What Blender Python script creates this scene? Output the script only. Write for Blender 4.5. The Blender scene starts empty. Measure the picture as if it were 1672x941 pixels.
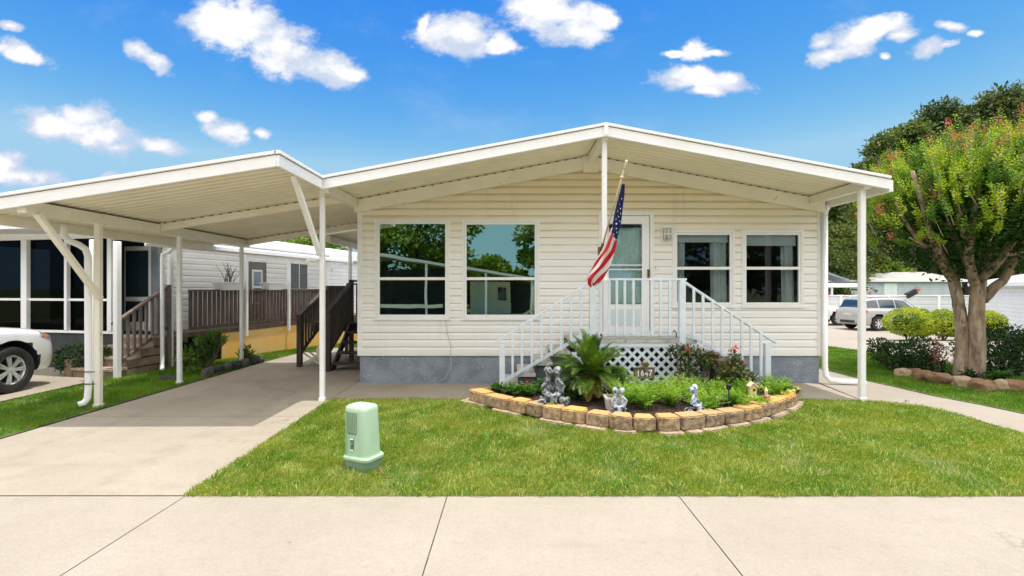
import bpy, math, random, bmesh
import numpy as np
from mathutils import Vector, Matrix, noise as mnoise
random.seed(7); np.random.seed(7)
R = math.radians
scene = bpy.context.scene
col = scene.collection
WM = {}
CH = {}

# ------------------------------------------------------------------ objects
def reg(o, parent, world):
    col.objects.link(o)
    if parent is not None:
        o.parent = parent
        CH.setdefault(parent.name, []).append(o)
        if world:
            o.matrix_parent_inverse = WM[parent.name].inverted()
            WM[o.name] = Matrix.Identity(4)
        else:
            WM[o.name] = WM[parent.name].copy()
    else:
        WM[o.name] = Matrix.Identity(4)
    return o

def tag(o, label=None, cat=None, group=None, kind=None):
    if label: o['label'] = label
    if cat: o['category'] = cat
    if group: o['group'] = group
    if kind: o['kind'] = kind
    return o

def thing(name, loc, label, cat, group=None, rz=0.0):
    o = bpy.data.objects.new(name, None)
    o.empty_display_size = .2
    col.objects.link(o)
    o.location = loc; o.rotation_euler = (0, 0, rz)
    WM[o.name] = Matrix.Translation(Vector(loc)) @ Matrix.Rotation(rz, 4, 'Z')
    return tag(o, label, cat, group)

def dup(o, loc=None, rz=None, label=None, parent=None, scale=None):
    c = o.copy(); col.objects.link(c)
    if parent is not None: c.parent = parent; CH.setdefault(parent.name, []).append(c)
    if loc is not None: c.location = loc
    if rz is not None: c.rotation_euler = (0, 0, rz)
    if scale is not None: c.scale = (scale,)*3
    if label: c['label'] = label
    WM[c.name] = Matrix.Identity(4)
    for ch in list(CH.get(o.name, [])): dup(ch, parent=c)
    return c

class MB:
    def __init__(s): s.v = []; s.f = []
    def add(s, vs, fs):
        n = len(s.v); s.v += [tuple(v) for v in vs]; s.f += [tuple(i+n for i in f) for f in fs]; return s
    def box(s, x0, x1, y0, y1, z0, z1):
        vs = [(x0,y0,z0),(x1,y0,z0),(x1,y1,z0),(x0,y1,z0),(x0,y0,z1),(x1,y0,z1),(x1,y1,z1),(x0,y1,z1)]
        return s.add(vs, [(0,3,2,1),(4,5,6,7),(0,1,5,4),(1,2,6,5),(2,3,7,6),(3,0,4,7)])
    def bar(s, p, q, w, h, up=(0,0,1)):
        p = Vector(p); q = Vector(q); d = (q-p).normalized(); u = Vector(up)
        a = d.cross(u)
        if a.length < 1e-4: a = d.cross(Vector((1,0,0)))
        a.normalize(); b = a.cross(d).normalized()
        vs = []
        for c in (p, q):
            for sa, sb in ((-1,-1),(1,-1),(1,1),(-1,1)): vs.append(c + a*sa*w/2 + b*sb*h/2)
        return s.add(vs, [(3,2,1,0),(4,5,6,7),(0,1,5,4),(1,2,6,5),(2,3,7,6),(3,0,4,7)])
    def prism(s, poly, axis, a0, a1):
        # poly list of 2D points, extruded along axis ('x': pts=(y,z) 'y': pts=(x,z) 'z': pts=(x,y))
        n = len(poly); vs = []
        for a in (a0, a1):
            for (u, w) in poly:
                vs.append({'x':(a,u,w),'y':(u,a,w),'z':(u,w,a)}[axis])
        fs = [tuple(range(n)), tuple(range(2*n-1, n-1, -1))]
        for i in range(n):
            j = (i+1) % n; fs.append((i, i+n, j+n, j))
        return s.add(vs, fs)
    def tube(s, path, r, n=10, caps=True, sq=1.0):
        path = [Vector(p) for p in path]; m = len(path)
        rs = r if isinstance(r, (list, tuple)) else [r]*m
        up = None; vs = []
        for i, p in enumerate(path):
            d = (path[min(i+1, m-1)] - path[max(i-1, 0)]).normalized()
            if up is None:
                up = Vector((0,0,1)) if abs(d.z) < .9 else Vector((1,0,0))
            a = d.cross(up)
            if a.length < 1e-5: a = d.orthogonal()
            a.normalize(); b = a.cross(d).normalized(); up = b
            for k in range(n):
                t = 2*math.pi*k/n
                vs.append(p + a*math.cos(t)*rs[i]*sq + b*math.sin(t)*rs[i])
        fs = []
        for i in range(m-1):
            for k in range(n):
                k2 = (k+1) % n
                fs.append((i*n+k, (i+1)*n+k, (i+1)*n+k2, i*n+k2))
        if caps:
            fs.append(tuple(range(n))); fs.append(tuple((m-1)*n+k for k in range(n-1, -1, -1)))
        return s.add(vs, fs)
    def lathe(s, prof, c=(0,0,0), n=20, axis='z', caps=True):
        vs = []; m = len(prof)
        for (r, h) in prof:
            for k in range(n):
                t = 2*math.pi*k/n
                if axis == 'z': vs.append((c[0]+r*math.cos(t), c[1]+r*math.sin(t), c[2]+h))
                elif axis == 'y': vs.append((c[0]+r*math.cos(t), c[1]+h, c[2]+r*math.sin(t)))
                else: vs.append((c[0]+h, c[1]+r*math.cos(t), c[2]+r*math.sin(t)))
        fs = []
        for i in range(m-1):
            for k in range(n):
                k2 = (k+1) % n
                fs.append((i*n+k, i*n+k2, (i+1)*n+k2, (i+1)*n+k))
        if caps: fs.append(tuple(range(n-1, -1, -1))); fs.append(tuple((m-1)*n+k for k in range(n)))
        return s.add(vs, fs)
    def ell(s, c, r, n=12, rot=None):
        vs = []; m = n//2+1; M = rot or Matrix.Identity(3)
        for i in range(m+1):
            ph = math.pi*i/m
            for k in range(n):
                t = 2*math.pi*k/n
                v = M @ Vector((r[0]*math.sin(ph)*math.cos(t), r[1]*math.sin(ph)*math.sin(t), r[2]*math.cos(ph)))
                vs.append(Vector(c)+v)
        fs = []
        for i in range(m):
            for k in range(n):
                k2 = (k+1) % n
                if i == 0: fs.append((k, n+k, n+k2))
                elif i == m-1: fs.append((i*n+k, (i+1)*n+k, i*n+k2))
                else: fs.append((i*n+k, (i+1)*n+k, (i+1)*n+k2, i*n+k2))
        return s.add(vs, fs)
    def grid(s, fn, nu, nv):
        vs = [fn(i/nu, j/nv) for j in range(nv+1) for i in range(nu+1)]
        fs = [(j*(nu+1)+i, j*(nu+1)+i+1, (j+1)*(nu+1)+i+1, (j+1)*(nu+1)+i) for j in range(nv) for i in range(nu)]
        return s.add(vs, fs)
    def mesh(s, name='m'):
        me = bpy.data.meshes.new(name); me.from_pydata(s.v, [], s.f)
        bm = bmesh.new(); bm.from_mesh(me)
        bmesh.ops.recalc_face_normals(bm, faces=bm.faces)
        bm.to_mesh(me); bm.free(); return me
    def build(s, name, mat, parent=None, world=True, smooth=False, bevel=0, auto=None):
        me = s.mesh(name); me.materials.append(mat)
        if smooth or auto:
            for p in me.polygons: p.use_smooth = True
            if auto is not None: me.set_sharp_from_angle(angle=R(auto))
        o = bpy.data.objects.new(name, me); reg(o, parent, world)
        if bevel:
            m = o.modifiers.new('bevel', 'BEVEL'); m.width = bevel; m.segments = 2; m.limit_method = 'ANGLE'; m.angle_limit = R(40)
            m.harden_normals = False
        return o

def npmesh(name, V, F, mat, parent=None, world=True, colors=None, smooth=False):
    """V (n,3), F (m,k) with the same k for all faces"""
    V = np.asarray(V, dtype=np.float32); F = np.asarray(F, dtype=np.int32)
    k = F.shape[1]; m = len(F)
    me = bpy.data.meshes.new(name)
    me.vertices.add(len(V)); me.vertices.foreach_set('co', V.ravel())
    me.loops.add(m*k); me.loops.foreach_set('vertex_index', F.ravel())
    me.polygons.add(m); me.polygons.foreach_set('loop_start', np.arange(0, m*k, k, dtype=np.int32))
    if smooth: me.polygons.foreach_set('use_smooth', np.ones(m, dtype=bool))
    me.update(calc_edges=True)
    if colors is not None:
        at = me.color_attributes.new('tint', 'FLOAT_COLOR', 'POINT')
        c = np.ones((len(V), 4), dtype=np.float32); c[:, :3] = colors; at.data.foreach_set('color', c.ravel())
    me.materials.append(mat)
    o = bpy.data.objects.new(name, me); return reg(o, parent, world)

def unit(a): return a/np.maximum(np.linalg.norm(a, axis=1, keepdims=True), 1e-9)

def leafdata(C, D, N, L, W, fold=.25):
    """diamond leaves: base C, direction D, normal N"""
    D = unit(D); S = unit(np.cross(D, N)); N = np.cross(S, D)
    L = L[:, None]; W = W[:, None]
    a = C; b = C + D*L*.45 + S*W*.5 - N*W*fold; c = C + D*L; d = C + D*L*.45 - S*W*.5 - N*W*fold
    V = np.stack([a, b, c, d], axis=1).reshape(-1, 3)
    F = np.arange(len(C)*4).reshape(-1, 4)
    return V, F

def rnd_dirs(n, up=0.0):
    d = np.random.normal(size=(n, 3)); d[:, 2] += up; return unit(d)

# ------------------------------------------------------------------ materials
class NT:
    def __init__(s, tree): s.t = tree; s.n = tree.nodes; s.l = tree.links
    def node(s, typ, **kw):
        nd = s.n.new(typ)
        for k, v in kw.items():
            if k.startswith('i_'):
                key = k[2:]; key = int(key) if key.isdigit() else key.replace('_', ' ')
                s.put(nd.inputs[key], v)
            else: setattr(nd, k, v)
        return nd
    def put(s, sock, v):
        if isinstance(v, bpy.types.NodeSocket): s.l.new(v, sock)
        elif isinstance(v, bpy.types.Node): s.l.new(v.outputs[0], sock)
        else:
            if isinstance(v, (tuple, list)) and sock.type == 'RGBA' and len(v) == 3: v = tuple(v)+(1,)
            sock.default_value = v
    def math(s, op, a, b=0.0, c=0.0, clamp=False):
        nd = s.n.new('ShaderNodeMath'); nd.operation = op; nd.use_clamp = clamp
        s.put(nd.inputs[0], a); s.put(nd.inputs[1], b); s.put(nd.inputs[2], c); return nd.outputs[0]
    def mix(s, f, a, b, blend='MIX'):
        nd = s.n.new('ShaderNodeMix'); nd.data_type = 'RGBA'; nd.blend_type = blend
        s.put(nd.inputs[0], f); s.put(nd.inputs[6], a); s.put(nd.inputs[7], b); return nd.outputs[2]
    def noise(s, vec, scale, detail=5, rough=.55, dist=0.0):
        nd = s.n.new('ShaderNodeTexNoise'); s.put(nd.inputs['Vector'], vec)
        nd.inputs['Scale'].default_value = scale; nd.inputs['Detail'].default_value = detail
        nd.inputs['Roughness'].default_value = rough; nd.inputs['Distortion'].default_value = dist
        return nd.outputs['Fac']
    def ramp(s, f, a, b):
        nd = s.n.new('ShaderNodeMapRange'); nd.interpolation_type = 'SMOOTHSTEP'
        s.put(nd.inputs[0], f); s.put(nd.inputs[1], a); s.put(nd.inputs[2], b); return nd.outputs[0]
    def pos(s, scale=(1,1,1)):
        g = s.n.new('ShaderNodeNewGeometry')
        if scale == (1,1,1): return g.outputs['Position']
        m = s.n.new('ShaderNodeVectorMath'); m.operation = 'MULTIPLY'; s.put(m.inputs[0], g.outputs['Position']); m.inputs[1].default_value = scale
        return m.outputs[0]
    def island(s):
        return s.n.new('ShaderNodeNewGeometry').outputs['Random Per Island']

def newmat(name):
    m = bpy.data.materials.new(name); m.use_nodes = True; m.node_tree.nodes.clear()
    t = NT(m.node_tree); out = t.node('ShaderNodeOutputMaterial'); return m, t, out

def pmat(name, c1, c2=None, scale=3, rough=.6, metal=0.0, bump=0.0, bscale=40, spec=.5, lo=.35, hi=.65, stretch=(1,1,1),
         c3=None, s3=20, lo3=.6, hi3=.75, isl=0.0, coat=0.0, rvar=0.0, dist=.01):
    m, t, out = newmat(name)
    p = t.node('ShaderNodeBsdfPrincipled'); t.l.new(p.outputs[0], out.inputs[0])
    P = t.pos(stretch); c = tuple(c1)+(1,)
    if c2 is not None: c = t.mix(t.ramp(t.noise(P, scale), lo, hi), c1, c2)
    if c3 is not None: c = t.mix(t.ramp(t.noise(P, s3, 4), lo3, hi3), c, c3)
    if isl:
        v = t.math('MULTIPLY_ADD', t.island(), isl, 1-isl/2)
        h = t.node('ShaderNodeHueSaturation', i_Value=v, i_Color=c); c = h.outputs[0]
    t.put(p.inputs['Base Color'], c)
    if rvar: t.put(p.inputs['Roughness'], t.math('MULTIPLY_ADD', t.noise(P, 6), rvar, rough-rvar/2))
    else: p.inputs['Roughness'].default_value = rough
    p.inputs['Metallic'].default_value = metal; p.inputs['Specular IOR Level'].default_value = spec
    p.inputs['Coat Weight'].default_value = coat; p.inputs['Coat Roughness'].default_value = .05
    if bump:
        b = t.node('ShaderNodeBump', i_Strength=bump, i_Distance=dist); t.put(b.inputs['Height'], t.noise(t.pos(), bscale, 4))
        t.l.new(b.outputs[0], p.inputs['Normal'])
    return m

def foliage(name, dark, light, transl=.35, scale=1.2, rough=.5, isl=.5, attr=False, hue=.04, third=None):
    m, t, out = newmat(name)
    P = t.pos()
    c = t.mix(t.ramp(t.noise(P, scale, 3), .35, .65), dark, light)
    if third: c = t.mix(t.ramp(t.island(), .78, .88), c, third)
    if attr:
        a = t.node('ShaderNodeAttribute', attribute_name='tint'); c = t.mix(1.0, c, a.outputs['Color'], 'MULTIPLY')
    i = t.island()
    h = t.node('ShaderNodeHueSaturation', i_Color=c, i_Value=t.math('MULTIPLY_ADD', i, isl, 1-isl/2),
               i_Hue=t.math('MULTIPLY_ADD', t.math('FRACT', t.math('MULTIPLY', i, 7.31)), hue, .5-hue/2))
    p = t.node('ShaderNodeBsdfPrincipled', i_Roughness=rough); t.put(p.inputs['Base Color'], h.outputs[0]); p.inputs['Specular IOR Level'].default_value = .3
    tr = t.node('ShaderNodeBsdfTranslucent'); t.put(tr.inputs[0], t.mix(1.0, h.outputs[0], (1.2,1.25,.5), 'MULTIPLY'))
    mx = t.node('ShaderNodeMixShader'); mx.inputs[0].default_value = transl
    t.l.new(p.outputs[0], mx.inputs[1]); t.l.new(tr.outputs[0], mx.inputs[2]); t.l.new(mx.outputs[0], out.inputs[0])
    return m

def glassmat(name, refl, tint=(.8,.9,.85), trans=(.5,.55,.5), wob=.0, fres=True):
    m, t, out = newmat(name)
    g = t.node('ShaderNodeBsdfGlossy', i_Roughness=.003); g.inputs[0].default_value = tuple(tint)+(1,)
    tr = t.node('ShaderNodeBsdfTransparent'); tr.inputs[0].default_value = tuple(trans)+(1,)
    f = refl
    if fres:
        fr = t.node('ShaderNodeFresnel', i_IOR=1.5); f = t.math('ADD', t.math('MULTIPLY', fr.outputs[0], .7), refl, clamp=True)
    mx = t.node('ShaderNodeMixShader'); t.put(mx.inputs[0], f)
    t.l.new(tr.outputs[0], mx.inputs[1]); t.l.new(g.outputs[0], mx.inputs[2]); t.l.new(mx.outputs[0], out.inputs[0])
    if wob:
        b = t.node('ShaderNodeBump', i_Strength=1.0, i_Distance=wob); t.put(b.inputs['Height'], t.noise(t.pos(), 1.6, 1)); t.l.new(b.outputs[0], g.inputs['Normal'])
    return m

def concrete(name, c1, c2, stain, bump=.25, tracks=False):
    m, t, out = newmat(name); P = t.pos()
    p = t.node('ShaderNodeBsdfPrincipled', i_Roughness=.85); p.inputs['Specular IOR Level'].default_value = .25
    c = t.mix(t.ramp(t.noise(P, .7, 6, .6), .3, .7), c1, c2)
    c = t.mix(t.math('MULTIPLY', t.ramp(t.noise(P, .45, 7, .65, 1.2), .52, .78), .6), c, stain)
    c = t.mix(t.math('MULTIPLY', t.ramp(t.noise(P, 6, 6, .7), .5, .8), .35), c, stain)
    sp = t.noise(P, 90, 3, .7)
    c = t.mix(t.math('MULTIPLY', t.ramp(sp, .54, .70), .30), c, (.17,.13,.095))
    c = t.mix(t.math('MULTIPLY', t.ramp(sp, .44, .33), .22), c, (.62,.56,.48))
    c = t.mix(t.math('MULTIPLY', t.ramp(t.noise(t.pos(), 22, 5, .75), .5, .72), .30), c, (.25,.205,.15))
    # hairline cracks
    w = t.node('ShaderNodeTexVoronoi', feature='DISTANCE_TO_EDGE'); w.inputs['Scale'].default_value = .28
    wn = t.node('ShaderNodeVectorMath', operation='MULTIPLY_ADD'); nz = t.node('ShaderNodeTexNoise'); nz.inputs['Scale'].default_value = 1.7; nz.inputs['Detail'].default_value = 6
    t.put(nz.inputs['Vector'], P); t.put(wn.inputs[0], nz.outputs['Color']); wn.inputs[1].default_value = (.9,.9,.9); t.put(wn.inputs[2], P)
    t.put(w.inputs['Vector'], wn.outputs[0])
    cr = t.math('MULTIPLY', t.ramp(w.outputs['Distance'], .0022, .0006), t.ramp(t.noise(P, .5, 2), .5, .62))
    c = t.mix(t.math('MULTIPLY', cr, .45), c, (.14,.11,.08))
    # oil and gum spots
    vo = t.node('ShaderNodeTexVoronoi'); vo.inputs['Scale'].default_value = 2.3; t.put(vo.inputs['Vector'], P)
    spt = t.math('MULTIPLY', t.ramp(t.math('ADD', vo.outputs['Distance'], t.math('MULTIPLY', t.noise(P, 14, 3), .05)), .060, .040), t.ramp(t.noise(P, 1.1, 2), .52, .60))
    c = t.mix(t.math('MULTIPLY', spt, .40), c, (.10,.085,.07))
    c = t.mix(t.math('MULTIPLY', t.ramp(t.noise(t.pos((.5,2.2,1)), 1.1, 6, .65), .54, .74), .30), c, stain)
    if tracks:
        sx = t.node('ShaderNodeSeparateXYZ'); t.put(sx.inputs[0], P)
        for xc in (-3.55, -5.0):
            d_ = t.math('ABSOLUTE', t.math('SUBTRACT', t.math('ADD', sx.outputs[0], t.math('MULTIPLY', t.noise(P, .8, 2), .12)), xc+.06))
            c = t.mix(t.math('MULTIPLY', t.math('MULTIPLY', t.ramp(d_, .20, .05), t.ramp(t.noise(P, 3, 5), .3, .7)), .20), c, (.16,.14,.12))
    t.put(p.inputs['Base Color'], c)
    b = t.node('ShaderNodeBump', i_Strength=bump, i_Distance=.004); t.put(b.inputs['Height'], t.noise(P, 120, 4, .7)); t.l.new(b.outputs[0], p.inputs['Normal'])
    t.l.new(p.outputs[0], out.inputs[0]); return m

M = {}
def siding_mat(name, c1, c2, warm):
    m, t, out = newmat(name); P = t.pos()
    p = t.node('ShaderNodeBsdfPrincipled', i_Roughness=.42); p.inputs['Specular IOR Level'].default_value = .35
    sep = t.node('ShaderNodeSeparateXYZ'); t.put(sep.inputs[0], P)
    c = t.mix(t.ramp(t.noise(t.pos((.6,.6,5)), 1.0, 5), .3, .7), c1, c2)
    # warm bounce light under the eaves painted in by height, streaks running down
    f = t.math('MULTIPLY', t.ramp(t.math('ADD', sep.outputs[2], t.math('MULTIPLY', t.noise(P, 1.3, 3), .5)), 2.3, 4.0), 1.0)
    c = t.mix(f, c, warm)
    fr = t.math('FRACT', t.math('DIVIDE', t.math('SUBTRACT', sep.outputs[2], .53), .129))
    gr = t.math('MULTIPLY', t.ramp(fr, .62, .97), t.math('MULTIPLY_ADD', t.ramp(t.noise(P, 1.7, 4), .35, .65), .22, t.math('MULTIPLY_ADD', f, .40, .10)))  # lap shadow lines painted in at the top of each course, stronger higher up
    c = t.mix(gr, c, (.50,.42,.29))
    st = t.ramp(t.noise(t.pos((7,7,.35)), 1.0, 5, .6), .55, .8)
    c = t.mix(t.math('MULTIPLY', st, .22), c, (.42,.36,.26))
    t.put(p.inputs['Base Color'], c)
    b = t.node('ShaderNodeBump', i_Strength=.15, i_Distance=.003); t.put(b.inputs['Height'], t.noise(t.pos((1,1,9)), 8, 4)); t.l.new(b.outputs[0], p.inputs['Normal'])
    t.l.new(p.outputs[0], out.inputs[0]); return m

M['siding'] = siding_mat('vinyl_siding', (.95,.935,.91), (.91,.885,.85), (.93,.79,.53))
M['siding_far'] = pmat('far_siding', (.90,.89,.88), (.84,.84,.82), 1.5, .5)
M['alum'] = pmat('white_aluminium', (.95,.945,.94), (.91,.905,.90), 4, .4, c3=(.50,.47,.40), s3=26, lo3=.68, hi3=.78)
M['vinyl'] = pmat('white_vinyl', (.92,.91,.90), (.87,.86,.84), 6, .4)
M['cream'] = pmat('cream_aluminium', (.92,.87,.75), (.87,.81,.67), 2.5, .4, c3=(.42,.36,.25), s3=14, lo3=.64, hi3=.8)
M['ceil'] = pmat('cream_ceiling_pan', (.92,.85,.68), (.86,.785,.60), 1.2, .36, c3=(.80,.75,.63), s3=1.8, lo3=.55, hi3=.7, rvar=.15)
M['stucco'] = pmat('grey_stucco', (.21,.245,.295), (.30,.335,.38), 3.2, .9, bump=1.0, bscale=26, c3=(.44,.48,.53), s3=26, lo3=.60, hi3=.72, dist=.02)
M['bluewhite'] = pmat('pale_blue_white_paint', (.76,.83,.89), (.69,.77,.84), 5, .5, c3=(.42,.47,.52), s3=30, lo3=.66, hi3=.76)
M['tread'] = pmat('worn_white_tread', (.66,.64,.60), (.48,.46,.42), 6, .8, c3=(.25,.22,.18), s3=16, lo3=.6, hi3=.75, bump=.4)
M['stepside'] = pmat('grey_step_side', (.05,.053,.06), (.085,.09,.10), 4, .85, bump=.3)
M['concrete'] = concrete('sunny_concrete', (.37,.33,.278), (.325,.288,.238), (.255,.22,.17))
M['concrete2'] = concrete('driveway_concrete', (.395,.35,.285), (.335,.295,.235), (.21,.18,.135), tracks=True)
M['soil'] = pmat('lawn_soil', (.09,.13,.03), (.17,.18,.06), 5, .95, bump=.8, bscale=60, c3=(.16,.12,.06), s3=9, lo3=.6, hi3=.75)
M['groundfar'] = pmat('far_grass_ground', (.07,.11,.025), (.11,.14,.04), 1.1, .95, bump=.6, bscale=20)
M['wood_dark'] = pmat('dark_stained_wood', (.045,.032,.026), (.075,.055,.045), 9, .7, stretch=(1,1,.3), bump=.4)
M['wood_grey'] = pmat('weathered_wood', (.15,.115,.10), (.24,.19,.17), 6, .8, stretch=(2,2,.4), bump=.4)
M['wood_mid'] = pmat('brown_deck_wood', (.105,.07,.055), (.17,.12,.095), 6, .75, stretch=(2,2,.4), bump=.4)
M['orange'] = pmat('orange_skirt_board', (.95,.52,.11), (.90,.60,.24), 1.6, .7, c3=(.40,.24,.09), s3=7, lo3=.62, hi3=.8)
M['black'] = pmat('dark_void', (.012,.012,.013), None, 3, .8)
M['screen'] = glassmat('dark_insect_screen', .015, (.5,.5,.55), (.13,.13,.135), fres=False)
M['skirt'] = pmat('charcoal_skirt', (.035,.037,.04), (.055,.057,.06), 3, .8)
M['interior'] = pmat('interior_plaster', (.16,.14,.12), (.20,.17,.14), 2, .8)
M['glassL'] = glassmat('reflective_window_glass', .58, (.66,.80,.62), (.22,.27,.24), wob=.0009)
M['glassR'] = glassmat('clear_window_glass', .05, (.75,.85,.9), (.72,.76,.78), wob=.0009)
M['glassD'] = glassmat('storm_door_glass', .12, (.9,.95,.95), (.88,.93,.92), wob=.0007)
M['curtain'] = pmat('grey_green_curtain', (.78,.84,.80), (.62,.70,.66), 3, .9)
M['doorp'] = pmat('door_paint', (.72,.79,.80), (.68,.75,.77), 3, .5)
M['blind'] = pmat('pale_blind', (.80,.88,.88), (.74,.82,.83), 3, .7)
M['brass'] = pmat('aged_brass', (.35,.25,.12), (.22,.15,.07), 20, .35, metal=1)
M['rubber'] = pmat('black_rubber', (.018,.018,.019), (.03,.03,.03), 8, .75)
M['chrome'] = pmat('brushed_alloy', (.78,.79,.81), None, 3, .34, metal=.55)
M['carwhite'] = pmat('white_car_paint', (.80,.81,.83), None, 3, .28, coat=1.0)
M['carpearl'] = pmat('pearl_car_paint', (.40,.395,.39), None, 3, .28, coat=1.0)
M['carglass'] = pmat('dark_car_glass', (.02,.04,.05), None, 3, .03, spec=1.0)
M['red'] = pmat('red_lens', (.65,.02,.03), None, 3, .15, spec=.8)
M['amber'] = pmat('amber_lens', (.75,.24,.03), (.35,.12,.03), 30, .12, spec=.8)
M['lens'] = pmat('clear_lens', (.55,.57,.6), (.3,.3,.32), 30, .08, metal=.5)
M['mulch'] = pmat('brown_mulch', (.05,.028,.018), (.10,.06,.042), 30, .95, bump=1, bscale=60, c3=(.15,.10,.08), s3=50, lo3=.62, hi3=.7, isl=.6, dist=.02)
M['trunk'] = pmat('crape_myrtle_bark', (.37,.27,.18), (.19,.13,.085), 2.6, .85, stretch=(3,3,.7), bump=.9, bscale=14, c3=(.43,.34,.25), s3=3.5, lo3=.50, hi3=.62, dist=.03)
M['bark'] = pmat('pine_bark', (.075,.055,.045), (.13,.10,.085), 3, .9, stretch=(3,3,.6), bump=.8, bscale=6, dist=.05)
M['rock'] = pmat('tan_boulder', (.21,.115,.06), (.34,.21,.12), 4, .85, bump=.6, bscale=25, c3=(.20,.13,.09), s3=11, lo3=.58, hi3=.72, dist=.02)
M['rocklight'] = pmat('pale_boulder', (.36,.25,.15), (.46,.35,.23), 4, .85, bump=.6, bscale=25, c3=(.30,.22,.15), s3=11, lo3=.58, hi3=.72, dist=.02)
M['slab'] = pmat('tan_edging_slab', (.46,.36,.26), (.34,.26,.19), 8, .9, bump=.7, bscale=30, dist=.01)
M['pedestal'] = pmat('pale_green_plastic', (.36,.56,.37), (.42,.60,.43), 2.5, .45, c3=(.50,.62,.48), s3=5, lo3=.6, hi3=.8)
M['pedestal_low'] = pmat('dusty_green_plastic', (.17,.29,.19), (.25,.33,.22), 5, .6)
M['pedestal_dark'] = pmat('green_recess', (.12,.20,.14), None, 5, .6)
M['pewter'] = pmat('pewter_statue', (.16,.185,.21), (.36,.39,.42), 16, .5, metal=.15, c3=(.04,.045,.05), s3=24, lo3=.52, hi3=.60)
M['stat_blue'] = pmat('blue_white_statue', (.66,.68,.74), (.10,.16,.42), 26, .45, lo=.47, hi=.56, c3=(.05,.05,.07), s3=22, lo3=.6, hi3=.66)
M['stat_grey'] = pmat('grey_white_statue', (.50,.53,.57), (.26,.32,.40), 26, .5, lo=.48, hi=.56, c3=(.04,.05,.07), s3=20, lo3=.58, hi3=.64)
M['yellow'] = pmat('cream_yellow_ceramic', (.78,.58,.18), (.80,.70,.38), 9, .6)
M['buff'] = pmat('buff_ceramic', (.66,.56,.42), (.74,.67,.54), 9, .7)
M['pot'] = pmat('white_planter', (.74,.70,.62), (.62,.57,.48), 7, .7)
M['terracotta'] = pmat('brown_planter', (.16,.11,.09), (.24,.18,.15), 7, .8)
M['signwood'] = pmat('brown_sign_board', (.12,.085,.07), (.20,.15,.13), 10, .8, bump=.5)
M['whitepaint'] = pmat('white_lettering', (.85,.85,.83), None, 3, .6)
M['iron'] = pmat('black_iron', (.02,.02,.02), None, 3, .5)
M['roofgrey'] = pmat('grey_roll_roof', (.36,.35,.33), (.44,.43,.41), 2, .8)
M['roofwhite'] = pmat('white_metal_roof', (.74,.75,.76), (.66,.67,.68), 1, .5)
def transl_mat(name, c, f):
    m, t, out = newmat(name); d = t.node('ShaderNodeBsdfDiffuse'); d.inputs[0].default_value = tuple(c)+(1,); r = t.node('ShaderNodeBsdfTranslucent'); r.inputs[0].default_value = tuple(c)+(1,)
    x = t.node('ShaderNodeMixShader'); x.inputs[0].default_value = f; t.l.new(d.outputs[0], x.inputs[1]); t.l.new(r.outputs[0], x.inputs[2]); t.l.new(x.outputs[0], out.inputs[0]); return m
M['patio'] = transl_mat('light_passing_roof', (.93,.93,.92), .6)  # deck roof made translucent to let light brighten the neighbour wall
M['cable'] = pmat('grey_cable', (.55,.54,.50), None, 3, .6)
M['pink'] = foliage('pink_blossom', (.70,.08,.16), (.75,.22,.25), .3, 4)
# foliage
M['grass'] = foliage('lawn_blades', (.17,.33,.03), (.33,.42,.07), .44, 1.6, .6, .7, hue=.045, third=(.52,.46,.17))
M['grass_shade'] = foliage('shaded_lawn_blades', (.10,.23,.016), (.20,.34,.03), .40, 1.3, .6, .5, hue=.03)  # blade colour darkened to paint in the carport shade; right lawn shares it
M['crape'] = foliage('crape_leaves', (.075,.21,.012), (.40,.50,.02), .42, 2.2, .45, .55, hue=.05)
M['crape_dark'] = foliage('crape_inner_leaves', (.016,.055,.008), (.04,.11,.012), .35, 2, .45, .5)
M['crape_red'] = foliage('crape_red_tips', (.50,.10,.10), (.52,.20,.12), .4, 3, .45, .4)
M['oak'] = foliage('oak_leaves', (.05,.085,.018), (.15,.19,.04), .3, .35, .6, .6)
M['oak2'] = foliage('pine_leaves', (.035,.07,.018), (.14,.17,.045), .25, .35, .6, .6)
M['oak3'] = foliage('bright_leaves', (.07,.15,.018), (.22,.31,.04), .35, .5, .6, .5)
M['hedge'] = foliage('hedge_leaves', (.22,.32,.02), (.50,.54,.05), .35, 1.5, .5, .6)
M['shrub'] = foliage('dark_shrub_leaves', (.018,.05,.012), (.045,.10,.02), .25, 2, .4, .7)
M['shrub_mid'] = foliage('mid_shrub_leaves', (.05,.12,.018), (.12,.21,.03), .35, 3, .5, .6)
M['fern'] = foliage('fern_leaves', (.16,.34,.03), (.34,.50,.06), .4, 3, .5, .5)
M['herb'] = foliage('dark_herb_leaves', (.04,.12,.02), (.10,.22,.03), .35, 4, .5, .6)
M['palm'] = foliage('sago_leaflets', (.028,.085,.014), (.15,.25,.03), .3, 3, .35, .5)
M['palm_dry'] = foliage('sago_old_leaflets', (.30,.26,.05), (.42,.33,.08), .35, 5, .5, .5)
M['vine'] = foliage('vine_leaves', (.035,.085,.02), (.11,.15,.04), .3, 9, .5, .7, third=(.22,.17,.05))
M['twig'] = pmat('dry_twigs', (.12,.09,.07), (.18,.14,.11), 9, .9)
# ------------------------------------------------------------------ camera, sky, sun
H0 = 1.7
cam = bpy.data.cameras.new('camera'); cam.sensor_width = 36; cam.lens = 36*800/1672; cam.clip_end = 2000; cam.clip_start = .05
co = bpy.data.objects.new('camera', cam); col.objects.link(co)
co.location = (0, 0, H0); co.rotation_euler = (R(90), 0, 0); scene.camera = co
cam.shift_y = -0.0003

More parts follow.
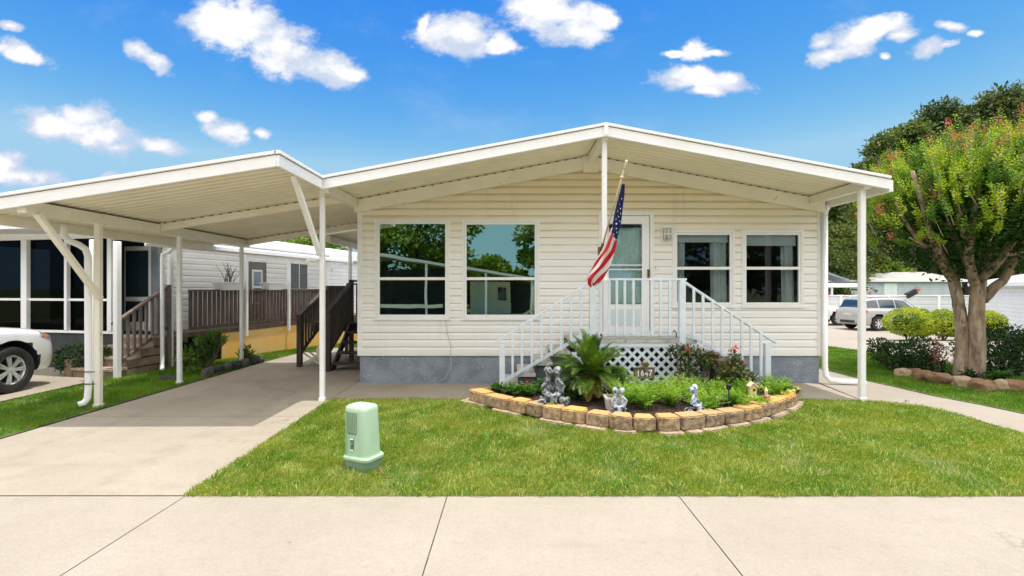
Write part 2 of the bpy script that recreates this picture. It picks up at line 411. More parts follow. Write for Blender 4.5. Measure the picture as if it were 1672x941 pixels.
SUN = Vector((.13, -.065, 1)).normalized()
el = math.asin(SUN.z); rot = math.atan2(SUN.x, SUN.y)
sl = bpy.data.lights.new('sun', 'SUN'); sl.energy = 3.7; sl.angle = R(.5); sl.color = (1.0, .955, .89)
so = bpy.data.objects.new('sun', sl); col.objects.link(so); so.location = (0, 0, 30)
so.rotation_euler = SUN.to_track_quat('Z', 'Y').to_euler()

w = bpy.data.worlds.new('World'); scene.world = w; w.use_nodes = True; w.node_tree.nodes.clear()
t = NT(w.node_tree)
wo = t.node('ShaderNodeOutputWorld'); bg = t.node('ShaderNodeBackground'); t.l.new(bg.outputs[0], wo.inputs[0])
sky = t.node('ShaderNodeTexSky'); sky.sky_type = 'NISHITA'; sky.sun_disc = False; sky.sun_elevation = el; sky.sun_rotation = rot
sky.dust_density = .3; sky.air_density = 1.0; sky.ozone_density = 2.5
bg.inputs[1].default_value = 0.15
tc = t.node('ShaderNodeTexCoord'); D = tc.outputs['Generated']
sep = t.node('ShaderNodeSeparateXYZ'); t.put(sep.inputs[0], D)
X, Y, Z = sep.outputs
yy = t.math('MAXIMUM', Y, .05)
u = t.math('DIVIDE', X, yy); v = t.math('DIVIDE', Z, yy)
cmb = t.node('ShaderNodeCombineXYZ', i_X=u, i_Y=v, i_Z=0.0)
def wnoise(vec, sc, det=8, ro=.6, color=False):
    nd = t.node('ShaderNodeTexNoise'); nd.inputs['Scale'].default_value = sc; nd.inputs['Detail'].default_value = det; nd.inputs['Roughness'].default_value = ro
    t.put(nd.inputs['Vector'], vec); return nd.outputs['Color'] if color else nd.outputs['Fac']
wc = t.node('ShaderNodeVectorMath', operation='SUBTRACT'); t.put(wc.inputs[0], wnoise(cmb, 9, 4, .6, True)); wc.inputs[1].default_value = (.5,.5,.5)
wv = t.node('ShaderNodeVectorMath', operation='MULTIPLY_ADD'); t.put(wv.inputs[0], wc.outputs[0]); wv.inputs[1].default_value = (.035,.035,0); t.put(wv.inputs[2], cmb.outputs[0])
s2 = t.node('ShaderNodeSeparateXYZ'); t.put(s2.inputs[0], wv.outputs[0]); UU, VV = s2.outputs[0], s2.outputs[1]
clouds = [(350,35,46,36,0),(400,45,62,42,20),(455,78,72,38,25),(520,108,68,26,15),(570,122,34,14,5),
  (745,58,72,32,12),(815,76,32,16,0),(690,36,10,20,30),(900,20,78,34,8),(935,50,52,24,0),(985,30,26,20,0),
  (40,88,48,15,18),(12,42,20,8,10),(62,100,20,10,0),(228,82,24,16,25),(258,104,28,14,30),
  (95,205,72,24,10),(135,188,42,20,0),(165,222,58,26,15),(190,240,28,12,0),(258,240,36,13,8),
  (335,190,22,11,0),(368,208,44,18,10),(426,215,14,9,0),(35,290,80,16,5),(5,272,36,20,0),(175,290,16,8,0),
  (1138,82,24,16,-10),(1165,88,26,7,0),(1105,88,20,6,0),(1145,132,76,20,5),(1105,122,26,12,0),(1190,130,28,14,0),(1155,150,38,9,0),
  (1400,60,60,26,-25),(1355,90,46,14,-12),(1430,42,44,20,-10),(1345,68,24,14,-30),(1470,55,28,12,-15),
  (1515,76,26,15,-15),(1545,70,24,6,-15),(1556,40,22,8,10),(1592,52,12,5,0),(1446,94,8,6,0)]
best = None; lowest = None
for (cx, cy, rx, ry, an) in clouds:
    cu = (cx-836)/800; cv = (470-cy)/800; rx = rx*1.16/800; ry = ry*1.20/800; a = R(-an)
    du = t.math('SUBTRACT', UU, cu); dv = t.math('SUBTRACT', VV, cv)
    p = t.math('MULTIPLY_ADD', du, math.cos(a)/rx, t.math('MULTIPLY', dv, math.sin(a)/rx))
    q = t.math('MULTIPLY_ADD', du, -math.sin(a)/ry, t.math('MULTIPLY', dv, math.cos(a)/ry))
    r2 = t.math('MULTIPLY_ADD', p, p, t.math('MULTIPLY', q, q))
    d = t.math('SUBTRACT', 1.0, t.math('SQRT', r2))
    best = d if best is None else t.math('SMOOTH_MAX', best, d, .12)
sm = t.node('ShaderNodeCombineXYZ', i_X=t.math('MULTIPLY', u, 1.0), i_Y=t.math('MULTIPLY', v, 1.5), i_Z=.3)
n1 = wnoise(sm, 13, 10, .64); n2 = wnoise(sm, 9, 6, .55)
dens = t.math('ADD', best, t.math('MULTIPLY', t.math('SUBTRACT', n1, .5), 2.0))
front = t.math('GREATER_THAN', Y, .3)
cir = t.math('MULTIPLY', t.ramp(wnoise(sm, 3.2, 10, .68), .52, .80), .22)
alpha = t.math('MULTIPLY', t.math('MAXIMUM', t.ramp(dens, -.14, .42), cir), front)
# bright unseen cloud added overhead and behind the camera to fill the shade
n3 = wnoise(D, 2.6, 7, .58)
away = t.math('MAXIMUM', t.ramp(Y, .32, .0), t.ramp(Z, .56, .75))
alpha2 = t.math('MULTIPLY', t.ramp(n3, .34, .52), away)
alpha2 = t.math('MULTIPLY', alpha2, t.ramp(Z, .13, .30))
# sky colour
hs = t.node('ShaderNodeHueSaturation', i_Saturation=1.22, i_Value=1.25, i_Hue=.5); t.put(hs.inputs['Color'], sky.outputs[0])
sk0 = t.mix(1.0, hs.outputs[0], (.62,.97,1.12), 'MULTIPLY')
sc_ = t.node('ShaderNodeSeparateColor'); t.put(sc_.inputs[0], sk0)
rr_ = t.math('MINIMUM', t.math('MULTIPLY', t.math('POWER', t.math('DIVIDE', sc_.outputs[0], .905), 2.8), 1.45), 2.4)
gg_ = t.math('MINIMUM', t.math('MULTIPLY', t.math('POWER', t.math('DIVIDE', sc_.outputs[1], 2.87), 1.51), 3.1), 4.2)
bb_ = t.math('MINIMUM', t.math('MULTIPLY', sc_.outputs[2], 1.2), 5.75)
skc = t.node('ShaderNodeCombineColor', i_0=rr_, i_1=gg_, i_2=bb_); skyc = skc.outputs[0]
shade = t.ramp(t.math('ADD', dens, t.math('MULTIPLY', t.math('SUBTRACT', n2, .5), 2.6)), .15, .85)
cc = t.mix(shade, (4.1,4.7,5.9), (6.8,6.8,6.9))
c = t.mix(alpha, skyc, cc)
c = t.mix(alpha2, c, (16.2,15.5,14.9))
t.put(bg.inputs[0], c)

# ------------------------------------------------------------------ ground
def gz(x, y):
    d = max(0.0, min(1.0, (y-10.5)/14.0)); d = d*d*(3-2*d)
    return -.5*d
YB = [10.5,11.5,12.5,14,15.5,17,18.5,20,22,24.5]
def sheet(name, polys, dz, mat, kind='structure', parent=None, cut=True):
    me = bpy.data.meshes.new(name); bm = bmesh.new()
    for poly in polys:
        bm.faces.new([bm.verts.new((x, y, 0)) for x, y in poly])
    if cut:
        for yb in YB:
            bmesh.ops.bisect_plane(bm, geom=bm.verts[:]+bm.edges[:]+bm.faces[:], plane_co=(0, yb, 0), plane_no=(0, 1, 0))
    bmesh.ops.triangulate(bm, faces=[f for f in bm.faces if len(f.verts) > 4])
    for v_ in bm.verts: v_.co.z = gz(v_.co.x, v_.co.y) + dz
    bmesh.ops.recalc_face_normals(bm, faces=bm.faces)
    for f in bm.faces:
        if f.normal.z < 0: f.normal_flip()
    bm.to_mesh(me); bm.free(); me.materials.append(mat)
    o = bpy.data.objects.new(name, me); reg(o, parent, True)
    if kind: o['kind'] = kind
    return o
G = 600
sheet('ground', [[(-G,-G),(G,-G),(G,G),(-G,G)]], -.012, M['groundfar'])
g = .008
M['joint'] = pmat('joint_dirt', (.07,.055,.035), (.12,.11,.05), 9, .95)
# the concrete street in front
def slabs(x0, x1, y0, y1, xs, ys):
    xs = [x0]+[x for x in xs if x0 < x < x1]+[x1]; ys = [y0]+[y for y in ys if y0 < y < y1]+[y1]; out = []
    for i in range(len(xs)-1):
        for j in range(len(ys)-1):
            a = xs[i]+(g/2 if i else 0); b = xs[i+1]-(g/2 if i < len(xs)-2 else 0)
            c_ = ys[j]+(g/2 if j else 0); d_ = ys[j+1]-(g/2 if j < len(ys)-2 else 0)
            out.append([(a,c_),(b,c_),(b,d_),(a,d_)])
    return out
sheet('joint_filler', [[(-30,-8),(30,-8),(30,3.97),(-30,3.97)], [(-5.72,3.97),(-2.66,3.97),(-2.76,14.6),(-5.62,14.6)]], -.004, M['joint'])
sheet('street', slabs(-30, 30, -8, 3.98, [-26,-22,-18,-14,-10,-6.2,-2.655,-.527,1.355,5.3,9.2,13,17,21,25], [-6,-2,1.2]), .006, M['concrete'])
drv = []
xr = lambda y: -2.655-(y-3.98)*.029; xl = lambda y: -5.73+(y-3.98)*.012
ysj = [3.98+g, 6.45, 8.9, 11.6, 14.6]
for j in range(4):
    a, b = ysj[j]+g/2, ysj[j+1]-g/2
    drv.append([(xl(a),a),(xr(a),a),(xr(b),b),(xl(b),b)])
drv.append([(-6.6,3.98+g),(xl(4)-g,3.98+g),(xl(5.4)-g,5.0)])
sheet('driveway', drv, .008, M['concrete2'])
# walk along the house front, curving to the street on the right
wk = [[(-2.745,7.40),(-.8,7.42),(1.0,7.5),(3.0,7.5),(4.35,7.36),(5.25,7.36),(5.45,8.9),(-2.787,8.9)]]
sheet('front_walk', wk, .007, M['concrete2'])
cv = [(5.26,7.34),(5.48,7.22),(5.66,7.12),(5.84,6.95),(5.93,6.75),(5.96,6.44),(5.94,5.99),(5.92,5.5),(5.92,3.995)]
fr = [(6.98,3.995),(6.92,5.5),(6.84,6.55),(6.75,7.05),(6.57,7.64),(6.52,8.24),(6.43,8.8),(6.42,10.2)]
sheet('side_walk', [[(5.48,8.82)]+cv+fr+[(5.5,10.2)]], .009, M['concrete'])
sheet('parking_area', slabs(9.7, 26, 4.0, 34, [14,19], [8,12,16,20,24,28]), .006, M['concrete'])
sheet('side_driveway', slabs(-14.5, -7.62, 4.0, 10.4, [-11], [7]), .007, M['concrete2'])

def inpoly(x, y, poly):
    n = len(poly); ins = np.zeros(len(x), bool); j = n-1
    for i in range(n):
        xi, yi = poly[i]; xj, yj = poly[j]
        c_ = ((yi > y) != (yj > y)) & (x < (xj-xi)*(y-yi)/(yj-yi+1e-12)+xi)
        ins ^= c_; j = i
    return ins
def gzn(y):
    d = np.clip((y-10.5)/14, 0, 1); return -.5*d*d*(3-2*d)
def lawn(name, poly, dens, h, wd, mat, hole=None, seed=1, base=.012, near=None):
    rs = np.random.RandomState(seed)
    P_ = np.array(poly); x0, y0 = P_.min(0); x1, y1 = P_.max(0)
    n = int((x1-x0)*(y1-y0)*dens)
    x = rs.uniform(x0, x1, n); y = rs.uniform(y0, y1, n)
    k = inpoly(x, y, poly)
    if hole is not None: k &= ~inpoly(x, y, hole)
    keep = np.minimum(1, (6.0/np.maximum(y, .1))**1.1)
    k &= rs.rand(n) < keep
    # thin worn spots
    pn = np.array([mnoise.noise(Vector((a*1.6, b*1.6, seed))) for a, b in zip(x, y)])
    k &= rs.rand(n) < np.clip(1.25+pn*1.3, .25, 1)
    x = x[k]; y = y[k]; n = len(x); pn = pn[k]
    sc = np.maximum(1, y/6.5)
    hh = h*rs.uniform(.55, 1.25, n)*(1+.25*pn); ww = wd*rs.uniform(.7, 1.3, n)*sc
    a = rs.uniform(0, 2*np.pi, n); lean = rs.uniform(.15, 1.15, n)
    sw = np.array([mnoise.noise(Vector((p*3, q*3, 5+seed)))*3.0 for p, q in zip(x, y)])
    ld = a + 0; ld = np.where(rs.rand(n) < .55, sw*2, ld)
    z = gzn(y)+base
    B = np.stack([x, y, z], 1); side = np.stack([np.cos(a), np.sin(a), 0*a], 1)
    L = np.stack([np.cos(ld), np.sin(ld), 0*a], 1)
    mid = B + L*(hh*lean*.35)[:, None]; mid[:, 2] += hh*.6
    tip = B + L*(hh*lean*1.05)[:, None]; tip[:, 2] += hh*(1.02-.35*lean)
    W_ = ww[:, None]
    V = np.stack([B-side*W_/2, B+side*W_/2, mid+side*W_*.4, mid-side*W_*.4, tip], 1).reshape(-1, 3)
    i = np.arange(n)*5
    F = np.concatenate([np.stack([i, i+1, i+2], 1), np.stack([i, i+2, i+3], 1), np.stack([i+3, i+2, i+4], 1)])
    o = npmesh(name, V, F, mat); o['kind'] = 'stuff'
    tag(o, None, 'grass'); return o

bed = [(-.66,7.38),(-.62,7.12),(-.36,6.80),(-.05,6.50),(.35,6.22),(.89,5.97),(1.30,5.78),(1.69,5.68),(2.15,5.68),(2.60,5.82),(3.02,6.02),(3.42,6.26),(3.85,6.62),(4.18,7.0),(4.30,7.38)]
front = [(-2.665+i_*.06, 3.974+random.uniform(-.028,.008)) for i_ in range(142)]+[(5.90,3.974),(5.90,5.99),(5.93,6.44),(5.90,6.72),(5.80,6.95),(5.6,7.10),(5.25,7.33),(4.35,7.35),(-.66,7.40),(-2.74,7.39)]
left = [(-7.58,4.3),(-5.76,5.3),(-5.75,7.4),(-5.70,10.3),(-5.66,14.5),(-5.0,14.7),(-4.4,17),(-4.4,22),(-9.0,22),(-7.45,9.2)]
right = [(6.98,4.02),(9.66,4.02),(9.66,13.0),(9.66,16.5),(5.2,16.5),(5.6,10.25),(6.47,10.2),(6.47,8.8),(6.58,8.24),(6.63,7.64),(6.80,7.05),(6.90,6.55),(6.96,5.5)]
front_s = [(-2.665,3.978)]+front[142:]
sheet('lawn_soil', [front_s, left, right], .006, M['soil'])
o = lawn('front_lawn', front, 8500, .046, .0060, M['grass'], hole=bed, seed=1); o['label'] = 'sunlit short green lawn between the street and the house'
o = lawn('left_lawn', left, 4200, .05, .006, M['grass_shade'], seed=2); o['label'] = 'narrow green lawn strip left of the carport driveway'
o = lawn('right_lawn', right, 4200, .05, .006, M['grass_shade'], seed=3); o['label'] = 'green lawn around the crape myrtle right of the side walk'
scene.view_settings.view_transform = 'Standard'; scene.view_settings.look = 'None'; scene.view_settings.exposure = 0; scene.view_settings.gamma = 1
# ------------------------------------------------------------------ the house
FY = 8.68
S = .01085
def FX(px): return (px-836)*S
def FZ(py): return H0-(py-470)*S
def siding(name, mat, parent, p0, p1, z0, z1, openings=(), course=.129, clip=None, depth=.020, world=True):
    p0 = Vector((p0[0], p0[1], 0)); p1 = Vector((p1[0], p1[1], 0)); L = (p1-p0).length; tt = (p1-p0)/L; n = Vector((tt.y, -tt.x, 0))
    br = {z0, z1}
    k = 0
    while z0+k*course < z1:
        br.add(z0+k*course)
        for f_ in (.30, .62, .92): br.add(min(z1, z0+(k+f_)*course))
        k += 1
    for (a, b, c_, d_) in openings: br.add(c_); br.add(d_)
    br = sorted(x for x in br if z0-1e-6 <= x <= z1+1e-6)
    def off(z):
        f = ((z-z0)/course) % 1.0
        if f > .9999: f = 0
        return depth*(1.0 if f < .62 else (1-(f-.62)/.30 if f < .92 else 0.0))
    mb = MB()
    def P(s_, z, o_): q = p0+tt*s_+n*o_; return (q.x, q.y, z)
    for i in range(len(br)-1):
        a, b = br[i], br[i+1]
        if b-a < 1e-5: continue
        zm = (a+b)/2; s0, s1 = (0, L) if clip is None else clip(b)
        if s1 <= s0: continue
        iv = [(s0, s1)]
        for (x0, x1, c_, d_) in openings:
            if c_ < zm < d_:
                nv = []
                for (u0, u1) in iv:
                    if x1 <= u0 or x0 >= u1: nv.append((u0, u1)); continue
                    if x0 > u0: nv.append((u0, x0))
                    if x1 < u1: nv.append((x1, u1))
                iv = nv
        oa = off(a+1e-6); ob = off(b-1e-6)
        isb = abs(((a-z0)/course) - round((a-z0)/course)) < 1e-4
        for (u0, u1) in iv:
            m = max(1, int((u1-u0)/3))
            row = int((a-z0+1e-5)/course); sm_pos = [((row*2.37+1.1) % 3.6)+3.6*z_ for z_ in range(-1, int(L/3.6)+1)]
            cuts = [u0]+[q for q in sm_pos if u0+.05 < q < u1-.05]+[u1]
            for q in range(len(cuts)-1):
                e0, e1 = cuts[q], cuts[q+1]; da_ = .0022*((row+q) % 2)
                vs = [P(e0,a,oa+da_), P(e1,a,oa+da_), P(e1,b,ob+da_), P(e0,b,ob+da_)]
                if q < len(cuts)-2: mb.add([P(e1,a,oa), P(e1,b,ob), P(e1,b,ob+.0022), P(e1,a,oa+.0022)], [(0,1,2,3)])
                mb.add(vs, [(0,1,2,3)])
                if isb: mb.add([P(e0,a,0), P(e1,a,0), P(e1,a,depth), P(e0,a,depth)], [(0,1,2,3)])
    me = bpy.data.meshes.new(name); me.from_pydata(mb.v, [], mb.f); me.materials.append(mat)
    o = bpy.data.objects.new(name, me); return reg(o, parent, world)

XL, XR, XC = -2.72, 5.47, 1.37
RZ = 4.03; SL = .187           # ceiling height at the ridge, slope
def rz(x): return RZ-SL*abs(x-XC)
house = thing('mobile_home', (XC, FY, 0), 'cream vinyl sided mobile home with a wide low gable porch roof and grey foundation', 'house')
wins = [(FX(612),FX(735),FZ(522),FZ(358)), (FX(754),FX(881),FZ(522),FZ(359)), (FX(1097),FX(1199),FZ(502),FZ(376)), (FX(1210),FX(1311),FZ(502),FZ(376))]
door = (FX(977),FX(1067),.886,FZ(346))
ops = [(a-XL+.03, b-XL-.03, c_+.03, d_-.03) for (a, b, c_, d_) in wins+[door]]
def clipg(z):
    h = (RZ+.02-z)/SL; return (max(0, XC-h-XL), min(XR-XL, XC+h-XL))
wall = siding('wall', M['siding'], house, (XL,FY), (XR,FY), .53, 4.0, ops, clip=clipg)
wall['label'] = 'cream horizontal vinyl siding of the gable front'
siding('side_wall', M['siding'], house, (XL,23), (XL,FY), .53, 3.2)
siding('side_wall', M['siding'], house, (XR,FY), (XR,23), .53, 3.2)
mb = MB(); mb.box(XL+.02,XR-.02,FY+.02,23,-.6,.528); mb.build('foundation', M['stucco'], house)
for x in (XL, XR):
    s_ = 1 if x < 0 else -1
    mb = MB(); mb.box(min(x-.012*s_, x+.075*s_), max(x-.012*s_, x+.075*s_), FY-.03, FY+.06, .50, rz(x)-.02); mb.build('corner_trim', M['vinyl'], house, bevel=.004)
mb = MB(); mb.box(XL+.075, XR-.075, FY-.016, FY+.01, .495, .529); mb.build('starter_strip', M['vinyl'], house)
# interior shell (an open box seen through the windows)
def room(x0, x1, y0, y1, z0, z1):
    m_ = MB()
    m_.add([(x0,y0,z0),(x1,y0,z0),(x1,y1,z0),(x0,y1,z0),(x0,y0,z1),(x1,y0,z1),(x1,y1,z1),(x0,y1,z1)],[(0,1,2,3),(4,5,6,7),(1,2,6,5),(2,3,7,6),(3,0,4,7)])
    return m_
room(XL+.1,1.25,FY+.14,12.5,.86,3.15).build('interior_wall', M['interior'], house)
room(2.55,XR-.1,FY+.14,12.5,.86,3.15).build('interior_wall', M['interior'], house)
def ring(x0, x1, z0, z1, w_, ya, yb):
    m_ = MB(); m_.box(x0,x0+w_,ya,yb,z0,z1); m_.box(x1-w_,x1,ya,yb,z0,z1); m_.box(x0+w_,x1-w_,ya,yb,z0,z0+w_); m_.box(x0+w_,x1-w_,ya,yb,z1-w_,z1); return m_
def window(x0, x1, z0, z1, rail, gm, par=house):
    f = ring(x0,x1,z0,z1,.05,FY-.034,FY+.03).build('window', M['vinyl'], par, bevel=.004)
    ring(x0+.052,x1-.052,z0+.052,z1-.052,.034,FY-.022,FY+.02).build('sash', M['alum'], f, bevel=.002)
    m_ = MB(); m_.box(x0+.088,x1-.088,FY-.026,FY+.016,rail-.028,rail+.022); m_.build('meeting_rail', M['alum'], f, bevel=.002)
    m_ = MB(); m_.box(x0-.012,x1+.012,FY-.05,FY-.036,z0-.012,z0+.028); m_.build('sill', M['vinyl'], f, bevel=.002)
    m_ = MB(); m_.add([(x0+.08,FY+.004,z0+.08),(x1-.08,FY+.004,z0+.08),(x1-.08,FY+.004,z1-.08),(x0+.08,FY+.004,z1-.08)],[(0,1,2,3)])
    p_ = m_.build('pane', gm, f)
    return f
def curtain(par, x0, x1, z0, z1, y, seed=0, n=60, amp=.03, name='curtain', mat=None):
    rs = random.Random(seed); ph = rs.uniform(0,6)
    def fn(u_, v_):
        x = x0+(x1-x0)*u_; a = amp*(.6+.4*v_)
        return (x+.01*math.sin(v_*3+ph), y+a*math.sin(u_*(x1-x0)*60+ph)+a*.4*math.sin(u_*(x1-x0)*23+1.3*ph), z0+(z1-z0)*v_)
    m_ = MB(); m_.grid(fn, n, 6); return m_.build(name, mat or M['curtain'], par, smooth=True)
w1 = window(*wins[0], FZ(455), M['glassL']); w2 = window(*wins[1], FZ(455), M['glassL'])
w3 = window(*wins[2], FZ(438), M['glassR']); w4 = window(*wins[3], FZ(438), M['glassR'])
curtain(w1, wins[0][0]+.09, wins[0][0]+.22, 1.15, 2.85, FY+.3, 3, 20)
curtain(w1, wins[0][0]+.22, wins[0][0]+.36, 1.9, 2.85, FY+.32, 3, 20)
for w_, (a, b, c_, d_), s_ in ((w3, wins[2], 1), (w4, wins[3], 2)):
    if s_ == 1: curtain(w_, a+.09, a+.28, c_-.2, d_, FY+.13, 5, 30)
    curtain(w_, b-.36 if s_ == 1 else b-.30, b-.08, c_-.2, d_, FY+.13, 6+s_, 40)
    m_ = MB()
    m_.box(a+.085,b-.085,FY+.075,FY+.10,d_-.08-(.13 if s_ == 1 else .19),d_-.08); m_.build('roller_blind', M['blind'], w_)
# lamp standing inside behind the right-hand window
lamp = thing('table_lamp', (4.42, 9.75, .86), 'table lamp with pale conical shade inside behind the rightmost window', 'lamp')
MB().lathe([(.15,0),(.15,.03),(.03,.06),(.025,.9),(.06,1.2),(.05,1.35),(.02,1.62)], (4.42,9.75,.86), 16).build('base', M['buff'], lamp, smooth=True)
m_ = MB(); m_.lathe([(.30,1.42),(.302,1.44),(.06,1.88),(.055,1.88)], (4.42,9.75,.86), 24); m_.build('lamp_shade', pmat('tan_lampshade', (.75,.50,.28), None, 3, .8), lamp, smooth=True)

# front door
dx0, dx1, dz0, dz1 = door
df = ring(dx0,dx1,dz0-.02,dz1,.07,FY-.04,FY+.05).build('door', M['vinyl'], house, bevel=.004)
sx0, sx1, sz0, sz1 = dx0+.08, dx1-.08, dz0+.04, dz1-.08
gx0, gx1, gz0, gz1 = sx0+.10, sx1-.13, .886+.52, sz1-.14
m_ = MB(); m_.box(sx0,gx0,FY-.03,FY,sz0,sz1); m_.box(gx1,sx1,FY-.03,FY,sz0,sz1); m_.box(gx0,gx1,FY-.03,FY,gz1,sz1); m_.box(gx0,gx1,FY-.03,FY,sz0,gz0)
m_.build('storm_door_leaf', M['alum'], df, bevel=.004)
m_ = MB(); m_.box(gx0+.04,gx1-.04,FY-.038,FY-.0305,sz0+.10,gz0-.09); m_.build('kick_panel', M['doorp'], df, bevel=.006)
m_ = MB()
for z in (FZ(433), FZ(440)): m_.box(gx0,gx1,FY-.034,FY-.006,z-.012,z+.008)
m_.build('push_bar', M['vinyl'], df)
m_ = MB(); m_.add([(gx0,FY-.012,gz0),(gx1,FY-.012,gz0),(gx1,FY-.012,gz1),(gx0,FY-.012,gz1)],[(0,1,2,3)]); m_.build('door_glass', M['glassD'], df)
m_ = MB(); m_.box(sx0-.02,sx1+.02,FY+.08,FY+.11,.86,sz1+.05); m_.build('inner_door', M['doorp'], df)
curtain(df, gx0+.02, gx1-.02, gz0+.02, gz1-.05, FY+.055, 9, 40, .006, 'door_curtain', pmat('pale_lace', (.62,.78,.74), (.54,.72,.68), 3, .9))
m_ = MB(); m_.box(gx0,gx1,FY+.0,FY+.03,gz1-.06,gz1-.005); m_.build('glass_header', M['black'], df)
m_ = MB(); m_.box(FX(1056),FX(1060),FY-.05,FY-.032,FZ(454),FZ(440)); m_.tube([(FX(1058),FY-.05,FZ(450)),(FX(1058),FY-.085,FZ(450)),(FX(1058),FY-.085,FZ(442)),(FX(1058),FY-.05,FZ(442))], .007, 8); m_.build('handle', M['brass'], df, smooth=False)
m_ = MB(); m_.box(FX(1070),FX(1073),FY-.035,FY-.01,FZ(442),FZ(433)); m_.build('doorbell', M['vinyl'], house, bevel=.002)
# wall light
wl = MB(); wl.box(FX(1079),FX(1086),FY-.05,FY-.005,FZ(390),FZ(370)); wlo = wl.build('wall_light', M['vinyl'], house, bevel=.008)
cx = FX(1086.5); 
m_ = MB(); m_.lathe([(.03,.0),(.092,.012),(.096,.035),(.07,.055)], (cx,FY-.10,FZ(373)-.02), 18); m_.build('lamp_cap', M['vinyl'], wlo, smooth=True)
m_ = MB(); m_.lathe([(.05,-.19),(.072,-.18),(.082,-.09),(.078,-.01),(.06,0)], (cx,FY-.10,FZ(373)-.02), 18); m_.build('lamp_glass', pmat('ribbed_glass', (.52,.50,.44), (.35,.33,.28), 30, .15, spec=.8), wlo, smooth=True)
m_ = MB()
for k in range(8):
    a = k*math.pi/4; m_.tube([(cx+.086*math.cos(a),FY-.10+.086*math.sin(a),FZ(373)-.02),(cx+.086*math.cos(a),FY-.10+.086*math.sin(a),FZ(373)-.20)], .006, 6)
m_.lathe([(.088,-.10),(.088,-.09)], (cx,FY-.10,FZ(373)-.02), 18)
m_.build('lamp_cage', M['vinyl'], wlo)
# cable on the wall
pts = [(FX(728),FY-.03,FZ(523)),(FX(731),FY-.03,FZ(545)),(FX(736),FY-.03,FZ(563)),(FX(736),FY-.02,FZ(580)),(FX(737),FY-.02,FZ(592)),(FX(735),FY-.03,FZ(604)),(FX(727),FY-.04,FZ(617)),(FX(716),FY-.06,FZ(624))]
MB().tube(pts, .006, 6).build('cable', M['cable'], house, smooth=True)

# porch roof and main roof
YF = 7.16
def gable(y0, y1, zt, zb, x0=XL-.09, x1=XR+.04):
    f = lambda x, o_: RZ-SL*abs(x-XC)+o_
    return MB().prism([(x0,f(x0,zb)),(XC,f(XC,zb)),(x1,f(x1,zb)),(x1,f(x1,zt)),(XC,f(XC,zt)),(x0,f(x0,zt))], 'y', y0, y1)
rf = gable(YF+.03, 23.3, .055, .012).build('roof', M['roofwhite'], house)
# ribbed porch ceiling pans
def pans(x0, x1, zf, y0, y1, pitch=.15, rib=.026):
    m_ = MB(); y = y0
    while y < y1-1e-4:
        ye = min(y+pitch, y1)
        for (a, b, da, db) in ((y, y+rib, 0, 0), (y+rib, y+rib*1.6, 0, .009), (y+rib*1.6, ye-rib*.6, .009, .009), (ye-rib*.6, ye, .009, 0)):
            if b <= a: continue
            m_.add([(x0,a,zf(x0)+da),(x1,a,zf(x1)+da),(x1,b,zf(x1)+db),(x0,b,zf(x0)+db)],[(0,1,2,3)])
        y = ye
    return m_
c1 = pans(XL-.05, XC-.05, lambda x: rz(x)-.006, YF+.05, FY-.12); c1.build('porch_ceiling', M['ceil'], house)
c1 = pans(XC+.05, XR+.0, lambda x: rz(x)-.006, YF+.05, FY-.12); c1.build('porch_ceiling', M['ceil'], house)
M['gap'] = pmat('shadow_line_paint', (.30,.27,.23), (.18,.16,.13), 9, .9)  # dark strips stand in for the shadow line below the drip edge
# fascia boards (front)
for (a, b) in ((XL-.08, XC), (XC, XR+.05)):
    za, zb = rz(a), rz(b)
    m_ = MB(); m_.prism([(a,za-.115),(b,zb-.115),(b,zb+.026),(a,za+.026)], 'y', YF-.012, YF+.028)
    fo = m_.build('fascia', M['alum'], house, bevel=.004)
    m_ = MB(); m_.prism([(a,za+.037),(b,zb+.037),(b,zb+.075),(a,za+.075)], 'y', YF-.038, YF+.05); m_.build('drip_edge', M['alum'], fo, bevel=.003)
    m_ = MB(); m_.prism([(a+.002,za+.0262),(b-.002,zb+.0262),(b-.002,zb+.0368),(a+.002,za+.0368)], 'y', YF-.006, YF+.026); m_.build('shadow_strip', M['gap'], fo)
    m_ = MB(); m_.prism([(a,za-.117),(b,zb-.117),(b,zb-.105),(a,za-.105)], 'y', YF-.02, YF+.05); m_.build('bottom_lip', M['alum'], fo)
m_ = MB(); m_.box(XC-.03,XC+.03,YF-.045,YF-.040,RZ-.10,RZ+.06); m_.build('ridge_clip', M['alum'], house)
for (x, e) in ((XR+.045, .03), ):
    m_ = MB(); m_.box(x,x+.06,YF-.0,23,rz(XR)-.16,rz(XR)+.01); m_.build('side_gutter', M['alum'], house, bevel=.006)
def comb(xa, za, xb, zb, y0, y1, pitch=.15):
    # dark comb shaped strip standing in for shaded slots between ribs above a beam
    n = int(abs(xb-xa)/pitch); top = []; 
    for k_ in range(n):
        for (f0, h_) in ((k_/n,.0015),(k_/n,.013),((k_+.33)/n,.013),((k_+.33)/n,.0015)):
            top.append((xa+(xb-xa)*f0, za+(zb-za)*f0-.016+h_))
    top.append((xb, zb-.016+.0015)); return MB().prism([(xa, za-.0165), (xb, zb-.0165)]+top[::-1], 'y', y0, y1)
